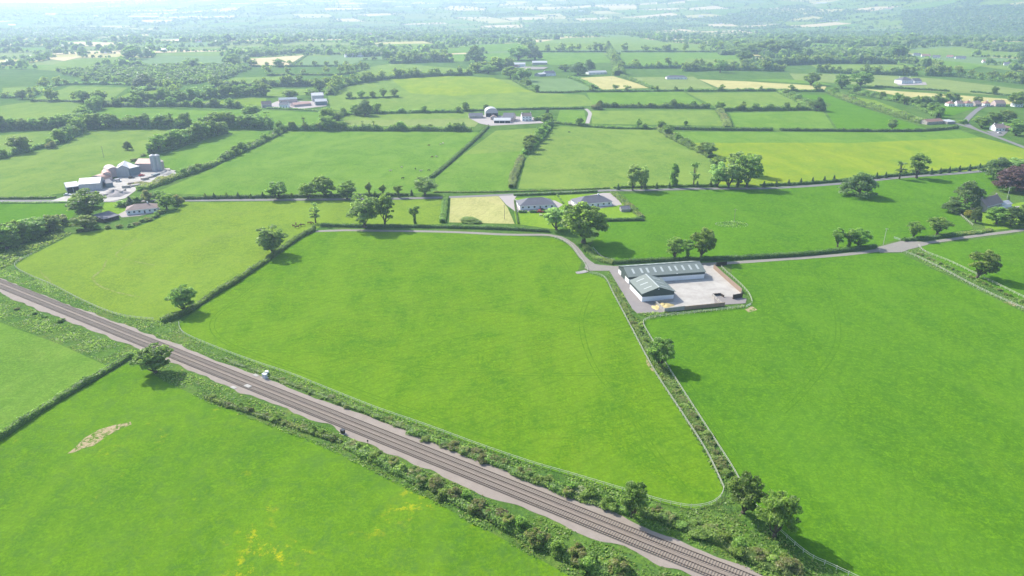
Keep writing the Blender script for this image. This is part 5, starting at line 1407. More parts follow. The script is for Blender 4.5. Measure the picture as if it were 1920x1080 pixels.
# --- the L-shaped pair of green sheds
def big_shed(label, a, Lx, rz, D, eave, rise, white_h, rl, cross=False, gable_doors=False, win_band=True):
    r = empty('cattle_shed', (a[0], a[1], 0.0), rz)
    tag(r, label, 'shed', 'green-roofed sheds')
    W_, A1 = (Lx, D) if cross else (D, Lx)
    ax = 'y' if cross else 'x'
    # block wall, white, with cladding above, set 4 cm proud
    wl = MB().box(0, Lx, 0, 0.22, -0.3, white_h).box(0, Lx, D - 0.22, D, -0.3, white_h).box(0, 0.22, 0.22, D - 0.22, -0.3, white_h).box(Lx - 0.22, Lx, 0.22, D - 0.22, -0.3, white_h)
    wl.build('wall', M['white'], r)
    cl = MB(); e = 0.05
    if not cross:
        cl.box(-e, Lx + e, -e, 0.12, white_h - 0.06, eave - 0.04).box(-e, Lx + e, D - 0.12, D + e, white_h - 0.06, eave - 0.04)
        cl.build('side_cladding', M['cladding'], r)
        for x0 in (-e, Lx - 0.12):
            MB().prism([(0.122, white_h - 0.06), (D - 0.122, white_h - 0.06), (D - 0.122, eave - 0.05), (D / 2, eave + rise - 0.08), (0.122, eave - 0.05)], x0, x0 + 0.12 + e).build('gable_cladding', M['claddingy'], r)
    else:
        cl.box(-e, 0.12, -e, D + e, white_h - 0.06, eave - 0.04).box(Lx - 0.12, Lx + e, -e, D + e, white_h - 0.06, eave - 0.04)
        cl.build('side_cladding', M['claddingy'], r)
        for y0 in (-e, D - 0.12):
            MB().prism([(0.122, white_h - 0.06), (Lx - 0.122, white_h - 0.06), (Lx - 0.122, eave - 0.05), (Lx / 2, eave + rise - 0.08), (0.122, eave - 0.05)], y0, y0 + 0.12 + e, 'y').build('gable_cladding', M['cladding'], r)
    ov = 0.45; k = rise / (W_ / 2); th = 0.10
    lo = lambda u: eave + (rise - abs(u - W_ / 2) * k)
    rmat = M['roofgreeny'] if cross else M['roofgreen']
    for s in (0, 1):
        u0, u1 = (-ov, W_ / 2) if s == 0 else (W_ / 2, W_ + ov)
        prof = [(u0, lo(u0)), (u1, lo(u1)), (u1, lo(u1) + th), (u0, lo(u0) + th)]
        ro = MB().prism(prof, -0.5, A1 + 0.5, ax).build('roof', rmat, r)
        for t in rl:                                    # translucent sheets let into the slope
            um0, um1 = (W_ * 0.12, W_ * 0.36) if s == 0 else (W_ * 0.64, W_ * 0.88)
            c = A1 * t
            MB().prism([(um0, lo(um0) + th + 0.012), (um1, lo(um1) + th + 0.012), (um1, lo(um1) + th + 0.05), (um0, lo(um0) + th + 0.05)], c - (0.28 if cross else 0.5), c + (0.28 if cross else 0.5), ax).build('rooflight', M['rooflight'], ro)
        ue = u0 if s == 0 else u1
        gx = (ue - 0.16, ue - 0.01) if s == 0 else (ue + 0.01, ue + 0.16)
        gm = MB()
        if cross: gm.box(gx[0], gx[1], -0.5, A1 + 0.5, lo(ue) - 0.05, lo(ue) + 0.08)
        else: gm.box(-0.5, A1 + 0.5, gx[0], gx[1], lo(ue) - 0.05, lo(ue) + 0.08)
        gm.build('gutter', M['cladding'], r)
    cp = MB()
    if cross: cp.box(W_ / 2 - 0.28, W_ / 2 + 0.28, -0.52, A1 + 0.52, eave + rise + th - 0.03, eave + rise + th + 0.09)
    else: cp.box(-0.52, A1 + 0.52, W_ / 2 - 0.28, W_ / 2 + 0.28, eave + rise + th - 0.03, eave + rise + th + 0.09)
    cp.build('ridge_cap', M['rooflight'] if cross else rmat, r)
    return r, lo
A_, LB, RZB = frame_from((1178.5, 532.5), (1320, 522.2))
DB = float(np.linalg.norm(np.array(gp(1160.5, 511.8)) - A_))
DB = min(max(DB, 14), 19)
shed1, lo1 = big_shed('long green-roofed shed with ten pale rooflights at the back of the yard', A_, LB, RZB, DB, 3.7, 2.3, 2.35, [0.085 + 0.0945 * k + (0.014 if k in (1, 5) else 0) for k in range(10)])
for k, (y0, y1, z1) in enumerate(((DB * 0.36, DB * 0.53, 3.4), (DB * 0.55, DB * 0.72, 3.4))):
    MB().box(-0.12, -0.055, y0, y1, 0.02, z1).build('sliding_door', M['cladding'], shed1)
A2, LW, RZW = frame_from((1203.3, 566.0), (1259.5, 558.8))
DW = 15.5
shed2, lo2 = big_shed('smaller green gabled shed standing in front of the long shed', A2, LW, RZB, DW, 4.0, 2.5, 2.4, [0.2, 0.5, 0.8], cross=True)
MB().box(LW / 2 - 0.3, LW / 2 + 0.3, -0.30, -0.056, 5.45, 5.75).build('floodlight', M['trim'], shed2)
lamp = MB().tube((LB * 0.62, -0.9, 3.9), (LB * 0.62, -0.06, 3.3), 0.05, 0.05).box(LB * 0.62 - 0.15, LB * 0.62 + 0.15, -1.05, -0.75, 3.86, 4.0).build('floodlight', M['trim'], shed1)
# --- yard walls
def panel_wall(label, pl, h, t, mat, plen=2.4, capmat=None, name='yard_wall', horiz=0):
    W = gps(pl)
    r = empty(name, (*W[0], 0.0)); tag(r, label, 'wall')
    for i in range(len(W) - 1):
        a, b = Vector((*W[i], 0)), Vector((*W[i + 1], 0))
        d = b - a; n = max(1, round(d.length / plen)); st = d.length / n
        rz = math.atan2(d.y, d.x)
        for k in range(n):
            for q in range(max(1, horiz)):
                hh = h / max(1, horiz)
                o = MB().box(0.03, st - 0.03, -t / 2, t / 2, q * hh + (0.02 if q else -0.2), (q + 1) * hh - 0.02).build('panel', mat, r)
                o.location = a + d * (k / n) - Vector((*W[0], 0)); o.rotation_euler = (0, 0, rz)
        for k in range(n + 1):
            o = MB().box(-0.09, 0.09, -t / 2 - 0.06, t / 2 + 0.06, -0.2, h + 0.08).build('post', capmat or mat, r)
            o.location = a + d * (k / n) - Vector((*W[0], 0)); o.rotation_euler = (0, 0, rz)
    return r
panel_wall('pale concrete wall along the front left of the shed yard', [(1246, 585.5), (1283, 581)], 1.9, 0.18, M['conwall'])
panel_wall('brown stained wall along the front right of the shed yard', [(1283, 581), (1358, 573.5)], 1.7, 0.18, M['board'], 2.0)
panel_wall('short concrete wall at the straw corner of the yard', [(1229, 569.5), (1246, 585)], 1.5, 0.2, M['conwall'])
panel_wall('low concrete wall in front of the small shed gable', [(1229, 569), (1262, 565)], 1.3, 0.2, M['conwall'])
panel_wall('long timber sleeper wall down the right side of the yard', [(1338, 504), (1360, 524), (1390, 550)], 2.3, 0.2, M['board'], 1.5, M['post'], horiz=3)
panel_wall('dark end wall of the silage clamp', [(1374, 561), (1391, 558)], 2.2, 0.25, M['darkwood'])
panel_wall('concrete wall beside the sunken pen at the yard front', [(1336, 555.5), (1353, 572)], 1.3, 0.2, M['conwall'])
panel_wall('dark slatted pen wall at the yard front', [(1337, 555), (1350, 554), (1357, 558)], 1.2, 0.12, M['darkwood'], 0.9)
panel_wall('dark timber gate wall at the back right corner of the yard', [(1343, 499), (1362, 497)], 2.0, 0.12, M['darkwood'], 1.2)
# straw heap: a lumpy mound
def mound(name, label, cat, px, py, rx, ry, h, mat, seed=1, rz=0.0):
    rng = np.random.default_rng(seed)
    n, m = 9, 22
    ph = rng.uniform(0, 6.28, 6)
    V = []
    for i in range(n + 1):
        t = i / n
        for j in range(m):
            a = 2 * math.pi * j / m
            k = 1 + 0.14 * math.sin(3 * a + ph[0]) + 0.09 * math.sin(5 * a + ph[1]) + 0.05 * math.sin(9 * a + ph[2])
            rr = t * k
            V.append((rx * rr * math.cos(a), ry * rr * math.sin(a), h * max(0, 1 - t ** 1.6) * (1 + 0.25 * math.sin(4 * a + 5 * t + ph[3])) - (0.05 if i == n else 0)))
    i, j = np.meshgrid(np.arange(n), np.arange(m), indexing='ij')
    Q = np.stack([i * m + j, (i + 1) * m + j, (i + 1) * m + (j + 1) % m, i * m + (j + 1) % m], -1).reshape(-1, 4)
    o = link(name, np_mesh(name, V, Q), mat)
    p = gp(px, py); o.location = (*p, 0.03); o.rotation_euler = (0, 0, rz)
    return tag(o, label, cat)
mound('straw_heap', 'heap of yellow straw in front of the small shed gable', 'straw', 1246, 573, 4.2, 3.2, 0.9, M['straw'], 3)
mound('straw_heap', 'loose straw spilled outside the short yard wall', 'straw', 1229, 577, 1.8, 2.6, 0.3, M['straw'], 4)
mound('gravel_heap', 'grey gravel heap in the middle of the silo yard', 'gravel', 214, 365, 10, 8, 3.0, M['drive'], 5)
mound('gravel_heap', 'pale gravel heap at the upper end of the silo yard', 'gravel', 312, 326, 9, 6, 2.2, M['concrete'], 6)
mound('gravel_heap', 'brown spoil heap beside the yard hedge', 'gravel', 262, 345, 9, 6, 1.5, M['bare'], 7)

# --- houses and farm buildings (front corners by pixel, the rest in metres)
B1 = house('left grey hip-roofed bungalow with wide drive', (975, 394), (1040, 391), 13.0, 2.7, 3.4, 'hip', 'white', 'slate', 6, 1, 0, 'bungalow', ov=0.5)
B2 = house('right grey hip-roofed bungalow beside the bramble bank', (1085, 391), (1147, 385.5), 13.0, 2.7, 3.4, 'hip', 'white', 'slate', 6, 1, 1, 'bungalow', ov=0.5)
house('dark garden shed with grey roof at the corner of the right bungalow garden', (1165, 397.5), (1181, 397), 5.0, 2.0, 1.2, 'gable', 'conwall', 'slate', 0, 1, 0, 'garden_shed', 'shed')
house('long brown-roofed bungalow below the silo yard', (238, 403.5), (296, 398), 10.0, 2.8, 2.6, 'hip', 'white', 'brownroof', 6, 1, 1, 'bungalow', ov=0.5)
house('low shed with grey panelled roof beside the brown-roofed bungalow', (196, 418), (224, 410), 8.5, 2.2, 1.6, 'mono', 'darkwood', 'slate', 0, 1, 0, 'shed', 'shed', open_front=True)
house('pale grey-roofed open shed at the left end of the silo yard', (127, 362), (150, 359), 14, 4.0, 2.0, 'gable', 'bluetin', 'tin', 0, 1, 0, 'farm_shed', 'shed', open_front=True)
house('wide pale-roofed shed in front of the red barrel roofs', (150, 359), (190, 356), 16, 5.0, 2.6, 'gable', 'tin', 'tin', 0, 1, 0, 'farm_shed', 'shed')
house('small grey lean-to beside the wide pale-roofed shed', (200, 352), (213, 350), 8, 3.0, 1.0, 'mono', 'bluetin', 'slate', 0, 1, 0, 'farm_shed', 'shed')
house('lower red barrel-roofed shed at the left of the silo yard', (172, 342), (196, 343), 9, 2.8, 2.4, 'roundx', 'pinktin', 'redtin', 0, 1, 0, 'barrel_shed', 'shed')
house('middle red barrel-roofed shed of the silo yard', (194, 340), (212, 338), 12, 3.5, 3.0, 'roundx', 'pinktin', 'redtin', 0, 1, 0, 'barrel_shed', 'shed')
house('upper grey barrel-roofed shed of the silo yard', (204, 334), (226, 331), 13, 4.5, 3.2, 'roundx', 'pinktin', 'pinktin', 0, 1, 0, 'barrel_shed', 'shed')
house('tallest pale gabled shed of the silo yard', (220, 332), (246, 330), 18, 6.0, 2.6, 'cross', 'tin', 'tin', 0, 1, 0, 'tall_shed', 'shed')
house('dark blue-grey lean-to at the front of the tallest shed', (246, 330.5), (264, 326), 12, 6.0, 1.6, 'mono', 'bluetin', 'tin', 0, 1, 0, 'lean_to', 'shed')
house('long pink-walled shed between the tall shed and the silos', (256, 321), (287, 321), 14, 6.0, 2.6, 'gable', 'pinktin', 'redtin', 0, 1, 0, 'farm_shed', 'shed')
house('narrow pink shed right of the silos', (302, 318), (309, 316), 8, 6.0, 1.5, 'gable', 'pinktin', 'pinktin', 0, 1, 0, 'farm_shed', 'shed')
def silo(label, px, py, rad, h):
    p = gp(px, py)
    r = empty('silo', (*p, 0.0)); tag(r, label, 'silo', 'silos')
    MB().tube((0, 0, -0.2), (0, 0, h), rad, rad, 20).build('drum', M['silo'], r)
    MB().tube((0, 0, h + 0.003), (0, 0, h + 1.0), rad * 1.03, rad * 0.25, 20).build('cap', M['tin'], r)
    for k in range(5):
        mb = MB(); z = h * (k + 0.6) / 5
        mb.tube((0, 0, z), (0, 0, z + 0.14), rad + 0.05, rad + 0.05, 20).build('hoop', M['silo'], r)
    lad = MB()
    for s in (-0.25, 0.25): lad.box(s - 0.03, s + 0.03, -rad - 0.2, -rad - 0.14, 0, h)
    for k in range(int(h / 0.5)): lad.box(-0.25, 0.25, -rad - 0.19, -rad - 0.15, 0.3 + k * 0.5, 0.34 + k * 0.5)
    lad.build('ladder', M['silo'], r)
silo('left grey steel silo', 291, 321, 2.2, 12.5)
silo('right grey steel silo', 299, 320, 2.2, 12.2)
def block_stack(label, px, py, rz, nx, ny, nz, mat):
    p = gp(px, py); r = empty('block_stack', (*p, lay(5, *p)), rz); tag(r, label, 'blocks', 'stacks in the silo yard')
    for k in range(nz):
        MB().box(-nx / 2, nx / 2, -ny / 2, ny / 2, 0.12 + k * 0.5, 0.58 + k * 0.5).build('course', M[mat], r)
    MB().box(-nx / 2, nx / 2, -ny / 2 + 0.05, -ny / 2 + 0.2, 0, 0.118).box(-nx / 2, nx / 2, ny / 2 - 0.2, ny / 2 - 0.05, 0, 0.118).build('pallet', M['post'], r)
for k, (x, y, nx, ny, nz, mt) in enumerate([(237, 352, 5, 3, 3, 'conwall'), (246, 346, 4, 3, 2, 'darkwood'), (254, 349, 6, 3, 2, 'conwall'), (272, 337, 5, 3, 3, 'stone'), (282, 333, 4, 3, 2, 'conwall'), (292, 330, 6, 3, 3, 'bluetin'), (300, 333, 5, 3, 2, 'conwall'), (229, 362, 8, 3, 4, 'conwall'), (201, 366, 8, 3, 3, 'conwall'), (314, 321, 6, 4, 3, 'stone')]):
    block_stack(f'{["low", "squat", "long", "tall", "pale", "blue-grey", "flat", "big", "front", "far"][k]} stack of building blocks standing in the silo yard', x, y, 0.3 + 0.2 * k, nx, ny, nz, mt)
# stone cottage
house('stone cottage with steep grey-brown roof and white gable at the right edge', (1847, 398), (1878, 389), 9.0, 3.6, 4.0, 'gable', 'stone', 'brownroof', 3, 1, 2, 'cottage', ov=0.3)
house('low pale annexe right of the stone cottage', (1878, 391), (1896, 388), 6.0, 2.2, 1.6, 'gable', 'white', 'tin', 0, 1, 0, 'annexe', 'house')
# farm with the white farmhouse
house('white two-storey farmhouse with brown roof', (979, 227.5), (997, 227), 9, 5.6, 3.0, 'gable', 'white', 'brownroof', 3, 2, 2, 'farmhouse')
house('dark-roofed long shed left of the white farmhouse farm', (880, 222.5), (906, 222), 12, 3.0, 2.6, 'gable', 'conwall', 'slate', 0, 1, 0, 'farm_shed', 'shed')
house('round-roofed white hay barn of the white farmhouse farm', (911, 219.5), (934, 219), 16, 5.0, 5.0, 'roundx', 'tin', 'tin', 0, 1, 0, 'hay_barn', 'barn', open_front=True)
house('small shed before the round-roofed hay barn', (920, 225), (931, 225), 7, 3.0, 2.0, 'cross', 'conwall', 'brownroof', 0, 1, 0, 'farm_shed', 'shed')
house('big grey gabled barn left of the white farmhouse', (942, 228), (962, 228.5), 20, 4.5, 4.0, 'gable', 'pinktin', 'slate', 0, 1, 0, 'barn', 'barn')
house('low white byre in front of the big grey gabled barn', (926, 231), (957, 231), 8, 3.0, 1.6, 'mono', 'white', 'tin', 0, 1, 0, 'byre', 'shed', open_front=True)
# farm with the pale tall shed
house('pale tall shed at the right of the upper left farm', (586, 191), (608, 190), 20, 8, 2.8, 'gable', 'tin', 'tin', 0, 1, 0, 'tall_shed', 'shed')
house('lower grey shed in front of the pale tall shed', (592, 198), (614, 197), 14, 5, 2.6, 'gable', 'bluetin', 'tin', 0, 1, 0, 'farm_shed', 'shed')
house('long blue-roofed shed of the upper left farm', (524, 194), (558, 192.5), 14, 4.5, 2, 'gable', 'pinktin', 'bluetin', 0, 1, 0, 'farm_shed', 'shed')
house('white farmhouse of the upper left farm', (524, 203), (540, 203), 9, 4.6, 3, 'gable', 'white', 'slate', 3, 1, 2, 'farmhouse')
house('grey house left of the white house in the upper left farm', (492, 202), (510, 201), 9, 4, 3.5, 'gable', 'conwall', 'brownroof', 3, 1, 1, 'farmhouse')
house('low pink-roofed byre of the upper left farm', (552, 201), (584, 198), 12, 3, 2, 'gable', 'pinktin', 'redtin', 0, 1, 0, 'byre', 'shed')
# hillside farm
house('long pale shed at the left of the hillside farm', (952, 126), (985, 126), 20, 6, 3, 'gable', 'white', 'tin', 4, 1, 0, 'farm_shed', 'shed')
house('white house in front of the hillside farm sheds', (951, 130), (975, 129), 12, 4, 3, 'gable', 'white', 'redroof', 4, 1, 1, 'house')
house('wide tin-roofed shed of the hillside farm', (998, 122), (1026, 122), 22, 5, 3, 'gable', 'conwall', 'tin', 0, 1, 0, 'farm_shed', 'shed')
house('grey gabled house below the hillside farm', (1024, 143), (1042, 142), 14, 4.5, 4, 'gable', 'white', 'slate', 3, 1, 2, 'house')
house('dark tin shed left of the grey gabled house', (1012, 144), (1024, 143), 14, 4, 2, 'gable', 'bluetin', 'tin', 0, 1, 0, 'farm_shed', 'shed')
house('white bungalow in trees right of the grey gabled house', (1104, 140), (1138, 139), 14, 3.2, 3, 'gable', 'white', 'tin', 5, 1, 0, 'bungalow')
house('long low white house above the far cream strip', (1250, 149), (1288, 149), 12, 3.5, 3, 'hip', 'white', 'slate', 6, 1, 0, 'bungalow')
# upper right
BG = house('big grey-roofed white house with drive at the upper right', (1690, 158), (1712, 157.5), 18, 6.0, 5.0, 'hip', 'white', 'slate', 5, 2, 2, 'country_house')
house('lower wing beside the big grey-roofed white house', (1714, 157), (1728, 156.5), 14, 4.0, 4.0, 'gable', 'white', 'slate', 2, 1, 0, 'house_wing')
for k, (p0, p1, D_, wl_, lab) in enumerate([((1778, 200), (1789, 202.5), 10, 'white', 'leftmost white house of the red-roofed row'), ((1793, 203.5), (1804, 206), 9, 'white', 'second white house of the red-roofed row'), ((1808, 210.5), (1822, 208), 9, 'white', 'front white house of the red-roofed row'),
                                            ((1827, 205.5), (1839, 203.5), 11, 'stone', 'middle brick-coloured house of the red-roofed row'), ((1845, 203), (1855, 204), 8, 'white', 'small house between the two larger red-roofed ones'), ((1865, 205), (1883, 206.5), 11, 'pinktin', 'rightmost broad house of the red-roofed row')]):
    house(lab, p0, p1, D_, 3.2 + 0.4 * (k % 3), 3.4, 'gable' if k % 2 else 'hip', wl_, ['redroof', 'brownroof'][k % 2], 3, 1, 1, 'house')
house('long low farmhouse left of the road bend', (1738, 234), (1768, 232), 10, 3.0, 2.2, 'gable', 'stone', 'redroof', 4, 1, 0, 'farmhouse')
house('flat pale shed left of the road bend', (1776, 233), (1791, 232), 9, 2.6, 0.8, 'mono', 'conwall', 'tin', 0, 1, 0, 'shed', 'shed')
house('white cottage with brown roof inside the road bend', (1866, 246), (1884, 246), 10, 3.4, 3.4, 'gable', 'white', 'brownroof', 3, 1, 2, 'cottage')
house('red-sided shed beside the cottage inside the road bend', (1886, 245), (1895, 244), 8, 2.8, 2.0, 'gable', 'redtin', 'redtin', 0, 1, 0, 'shed', 'shed')
house('pale house among trees at the right edge above the road bend', (1897, 222), (1912, 221), 9, 3.2, 3.0, 'gable', 'white', 'tin', 3, 1, 0, 'house')
for k, (x, y, w) in enumerate([(1712, 105, 14), (1728, 107, 16), (1748, 109, 14), (1774, 109, 12), (1791, 111, 20), (1843, 118, 20), (1882, 123, 12)]):
    house(f'{ORD[k]} house from the left in the far row of bungalows at the upper right', (x, y), (x + w, y + 0.4), 12, 3.4, 4, 'gable', 'white', 'redroof' if k % 2 else 'slate', 3, 1, 1, 'bungalow', group='far row of bungalows')
house('tall pale ruin among trees on the far wooded rise', (1421, 101), (1431, 101), 10, 13, 2, 'gable', 'stone', 'stone', 2, 2, 0, 'old_tower_house', 'house')
house('white house with many windows by the far crops', (648, 108), (682, 107), 14, 6, 3, 'gable', 'white', 'slate', 6, 2, 0, 'house')
house('long far shed on the right of the hillside skyline', (1258, 73), (1292, 73), 30, 6, 3, 'gable', 'tin', 'tin', 0, 1, 0, 'farm_shed', 'shed')
rnd = random.Random(77)
FARH = [(190, 100, 14), (205, 58, 6), (15, 49, 14), (175, 32, 8), (420, 43, 9), (330, 79, 8), (365, 80, 10), (255, 80, 8), (240, 92, 12), (300, 97, 10), (720, 60, 10), (860, 85, 12), (910, 61, 14), (1030, 31, 12), (1085, 22, 10), (1290, 38, 12), (1340, 45, 14), (1375, 41, 10), (1400, 36, 16), (1440, 28, 12), (1535, 42, 14), (1560, 40, 12), (1660, 18, 12), (1530, 7, 18), (690, 66, 12), (600, 100, 10), (560, 97, 12), (1420, 47, 10), (1310, 32, 14), (1365, 28, 12)]
for k, (x, y, w) in enumerate(sorted(FARH)):
    house(f'{ORD[k]} from the left of the tiny white houses far off in the haze', (x, y), (x + w, y), 14, 5, 4, 'gable', 'white', rnd.choice(['slate', 'tin', 'redroof']), 0, 1, 0, 'distant_house', group='tiny far houses in the haze')

# ---------------------------------------------------------------- fences
def fence(label, pl, h=1.25, sp=2.6, rails=2, mat='timber', thick=0.05, strip_w=0.0):
    P = smooth_line(gps(pl), 1.3)
    r = empty('fence', (P[0][0], P[0][1], 0.0)); tag(r, label, 'fence')
    Pl = P - P[0]
    d, n = normals2(P)
    for q in range(rails):
        z = h - 0.06 - q * 0.5
        hw, hh = thick * 0.7, thick
        pr = [(-hw, -hh), (hw, -hh), (hw, hh), (-hw, hh)]
        V = np.concatenate([np.c_[Pl + n * u, np.full(len(P), z + v)] for u, v in pr])
        k = len(P); i = np.arange(k - 1)
        Q = np.concatenate([np.stack([i + a * k, i + b * k, i + b * k + 1, i + a * k + 1], 1) for a, b in ((0, 1), (1, 2), (2, 3), (3, 0))])
        link('rail', np_mesh('fence_rail', V, Q), M[mat], r)
    mb = MB()
    cum = np.concatenate([[0], np.cumsum(np.linalg.norm(np.diff(P, axis=0), axis=1))])
    for s in np.arange(0, cum[-1], sp):
        x, y = np.interp(s, cum, Pl[:, 0]), np.interp(s, cum, Pl[:, 1])
        mb.box(x - 0.06, x + 0.06, y - 0.06, y + 0.06, -0.2, h + 0.1)
    tag(mb.build('posts', M[mat], r), kind='stuff')
fence('pale post and rail fence between the yellow-green field and the railway', FENCE_RAIL_L)
fence('pale post and rail fence between the central pasture and the railway', FENCE_RAIL_R)
fence('pale fence down the right side of the central pasture', FENCE_WEST)
fence('pale fence along the left side of the right-hand pasture', FENCE_EAST)
fence('pale fence on the near side of the strip at the right edge', [(1690, 473), (1712, 480), (1760, 503), (1840, 545), (1920, 581), (1990, 612)])
fence('pale fence on the far side of the strip at the right edge', [(1722, 462), (1735, 474), (1780, 492), (1830, 516), (1920, 560), (1990, 592)])
fence('pale fence beside the timber sleeper wall of the shed yard', [(1352, 502), (1362, 512), (1385, 532), (1404, 553), (1410, 568)])
fence('pale fence along the left side of the lane bend', [(1040, 447), (1068, 459), (1088, 484), (1100, 503), (1102, 510)])
fence('short pale rail fence on the pasture side of the brambly lane bank', [(1112, 467), (1122, 478), (1132, 486), (1152, 489)])
fence('short garden fence below the dark trees by the stone cottage', [(1790, 397), (1805, 408), (1824, 424)])
fence('thin pale fence between the thick hedge and the mown plot field', [(835, 373), (830, 393), (826, 414)], 1.1)
def gate(label, p0, p1, h=1.2):
    a, Lx, rz = frame_from(p0, p1)
    r = empty('gate', (*a, 0.0), rz); tag(r, label, 'gate')
    for k in range(5): MB().box(0, Lx, -0.02, 0.02, 0.15 + k * 0.24, 0.20 + k * 0.24).build('bar', M['silver'], r)
    for x in (0, Lx): MB().box(x - 0.06, x + 0.06, -0.06, 0.06, 0.0, h + 0.15).build('gate_post', M['post'], r)
gate('pale farm gate where the lane bends beside the central pasture', (1082, 513), (1100, 511))
gate('farm gate at the corner of the yard strip by the bare patch', (1398, 577), (1408, 572))
gate('farm gate at the lane junction', (1688, 451), (1676, 447))

# ---------------------------------------------------------------- vehicles
def car(label, px, py, rz, paint, kind='car'):
    p = gp(px, py)
    r = empty('parked_car' if kind == 'car' else 'van', (*p, lay(6, *p)), rz); tag(r, label, kind)
    hL, hW = 2.15, 0.86
    prof = [(-hL, 0.30), (hL, 0.30), (hL, 0.72), (hL - 0.25, 0.86), (0.95, 0.95), (-hL + 0.1, 0.95), (-hL, 0.75)]
    MB().prism([(u, z) for u, z in prof], -hW, hW, 'y').build('body', M[paint], r)
    cab = [(-1.75, 0.953), (1.0, 0.953), (0.35, 1.45), (-1.35, 1.45)] if kind == 'car' else [(-2.1, 0.953), (1.3, 0.953), (0.9, 1.95), (-2.1, 1.95)]
    MB().prism(cab, -hW + 0.1, hW - 0.1, 'y').build('cabin_glass', M['glass'], r)
    tp = (-1.3, 0.3) if kind == 'car' else (-2.1, 0.85)
    tz = cab[2][1]
    MB().box(tp[0], tp[1], -hW + 0.1, hW - 0.1, tz + 0.003, tz + 0.06).build('roof', M[paint], r)
    for x in (-1.3, 1.35):
        for s in (-1, 1):
            w = MB().tube((x, s * (hW - 0.18), 0.32), (x, s * (hW + 0.02), 0.32), 0.32, 0.32, 14).build('wheel', M['rubber'], r)
            MB().tube((x, s * (hW + 0.022), 0.32), (x, s * (hW + 0.03), 0.32), 0.18, 0.18, 10).build('rim', M['silver'], w)
    for s in (-1, 1):
        MB().box(hL + 0.003, hL + 0.03, s * 0.65 - 0.15, s * 0.65 + 0.15, 0.6, 0.72).build('headlight', M['trim'], r)
        MB().box(-hL - 0.03, -hL - 0.003, s * 0.65 - 0.12, s * 0.65 + 0.12, 0.62, 0.74).build('tail_light', M['red'], r)
car('red car parked below the left bungalow', 1013, 398.5, 0.1, 'red')
car('black car parked against the front of the left bungalow', 1016, 394.8, 0.0, 'blackp')
car('silver car parked at the road gate of the silo yard', 127, 367, 0.2, 'silver')
car('white van parked before the barrel-roofed sheds of the silo yard', 222, 341, 0.3, 'whitep', 'van')
car('dark car parked against the tall shed of the silo yard', 247, 334.5, 0.4, 'blackp')
car('red car parked in the silo yard near the tall shed', 266, 330.5, 1.0, 'red')
car('white car parked by the cottage in the road bend', 1874, 250.5, 0.1, 'whitep')
car('silver car parked outside the rightmost red-roofed house', 1858, 207.5, 0.4, 'silver')
def patio(px, py):
    p = gp(px, py); r = empty('patio_set', (*p, lay(6, *p))); tag(r, 'pale garden table with two benches below the red car', 'table')
    MB().box(-0.9, 0.9, -0.45, 0.45, 0.70, 0.76).build('table_top', M['timber'], r)
    for x in (-0.7, 0.7): MB().box(x - 0.06, x + 0.06, -0.35, 0.35, 0, 0.698).build('leg', M['timber'], r)
    for s in (-1, 1): MB().box(-0.9, 0.9, s * 0.8 - 0.15, s * 0.8 + 0.15, 0.38, 0.44).box(-0.75, -0.65, s * 0.8 - 0.12, s * 0.8 + 0.12, 0, 0.38).box(0.65, 0.75, s * 0.8 - 0.12, s * 0.8 + 0.12, 0, 0.38).build('bench', M['timber'], r)
patio(1014, 404)

# ---------------------------------------------------------------- lineside things, poles
def cabinet(label, px, py, w, d, h, mat, doors=2):
    p = gp(px, py); r = empty('lineside_cabinet', (*p, 0.05), a); tag(r, label, 'cabinet')
    MB().box(-w / 2 - 0.3, w / 2 + 0.3, -d / 2 - 0.3, d / 2 + 0.3, -0.1, 0.12).build('plinth', M['concrete'], r)
    MB().box(-w / 2, w / 2, -d / 2, d / 2, 0.123, h).build('body', mat, r)
    MB().box(-w / 2 - 0.08, w / 2 + 0.08, -d / 2 - 0.08, d / 2 + 0.08, h + 0.003, h + 0.1).build('lid', mat, r)
    for k in range(doors):
        x0 = -w / 2 + w * k / doors + 0.04
        MB().box(x0, x0 + w / doors - 0.08, -d / 2 - 0.04, -d / 2 - 0.003, 0.2, h - 0.1).build('door', mat, r)
cabinet('white lineside cabinet on the far side of the railway', 497, 709, 1.7, 1.0, 1.6, M['silver'])
cabinet('second pale cabinet close behind the white lineside cabinet', 501, 703, 1.1, 0.8, 1.4, M['whitep'], 1)
cabinet('dark lineside box on the near side of the railway', 643, 813, 1.2, 0.9, 1.3, M['blackp'], 1)
p = gp(690, 833)
r = empty('marker_post', (*p, 0.0)); tag(r, 'small dark marker post standing in the near ballast of the railway', 'post')
MB().tube((0, 0, -0.2), (0, 0, 1.5), 0.07, 0.07, 8).build('post', M['darkwood'], r)
MB().box(-0.22, 0.22, -0.10, -0.06, 1.0, 1.55).build('plate', M['blackp'], r)
def pole(label, px, py, h, lampy=False, mat='post'):
    p = gp(px, py); r = empty('utility_pole', (*p, hz(*p))); tag(r, label, 'pole')
    MB().tube((0, 0, -0.3), (0, 0, h), 0.16, 0.10, 8).build('shaft', M[mat], r)
    if lampy: MB().box(-0.1, 0.9, -0.09, 0.09, h - 0.05, h + 0.06).build('lamp_arm', M['silver'], r)
    else:
        MB().box(-0.9, 0.9, -0.18, -0.10, h - 0.5, h - 0.36).build('crossarm', M[mat], r)
        for x in (-0.75, 0, 0.75): MB().tube((x, -0.14, h - 0.357), (x, -0.14, h - 0.18), 0.05, 0.04, 8).build('insulator', M['trim'], r)
pole('pale pole at the lane junction beside the gate', 1656, 459, 9.5, False, 'timber')
pole('pole standing in the nettle ring of the right-hand pasture', 1376, 417, 8.5)
pole('pole in the mown plot beside the left bungalow', 946, 411, 9.0)
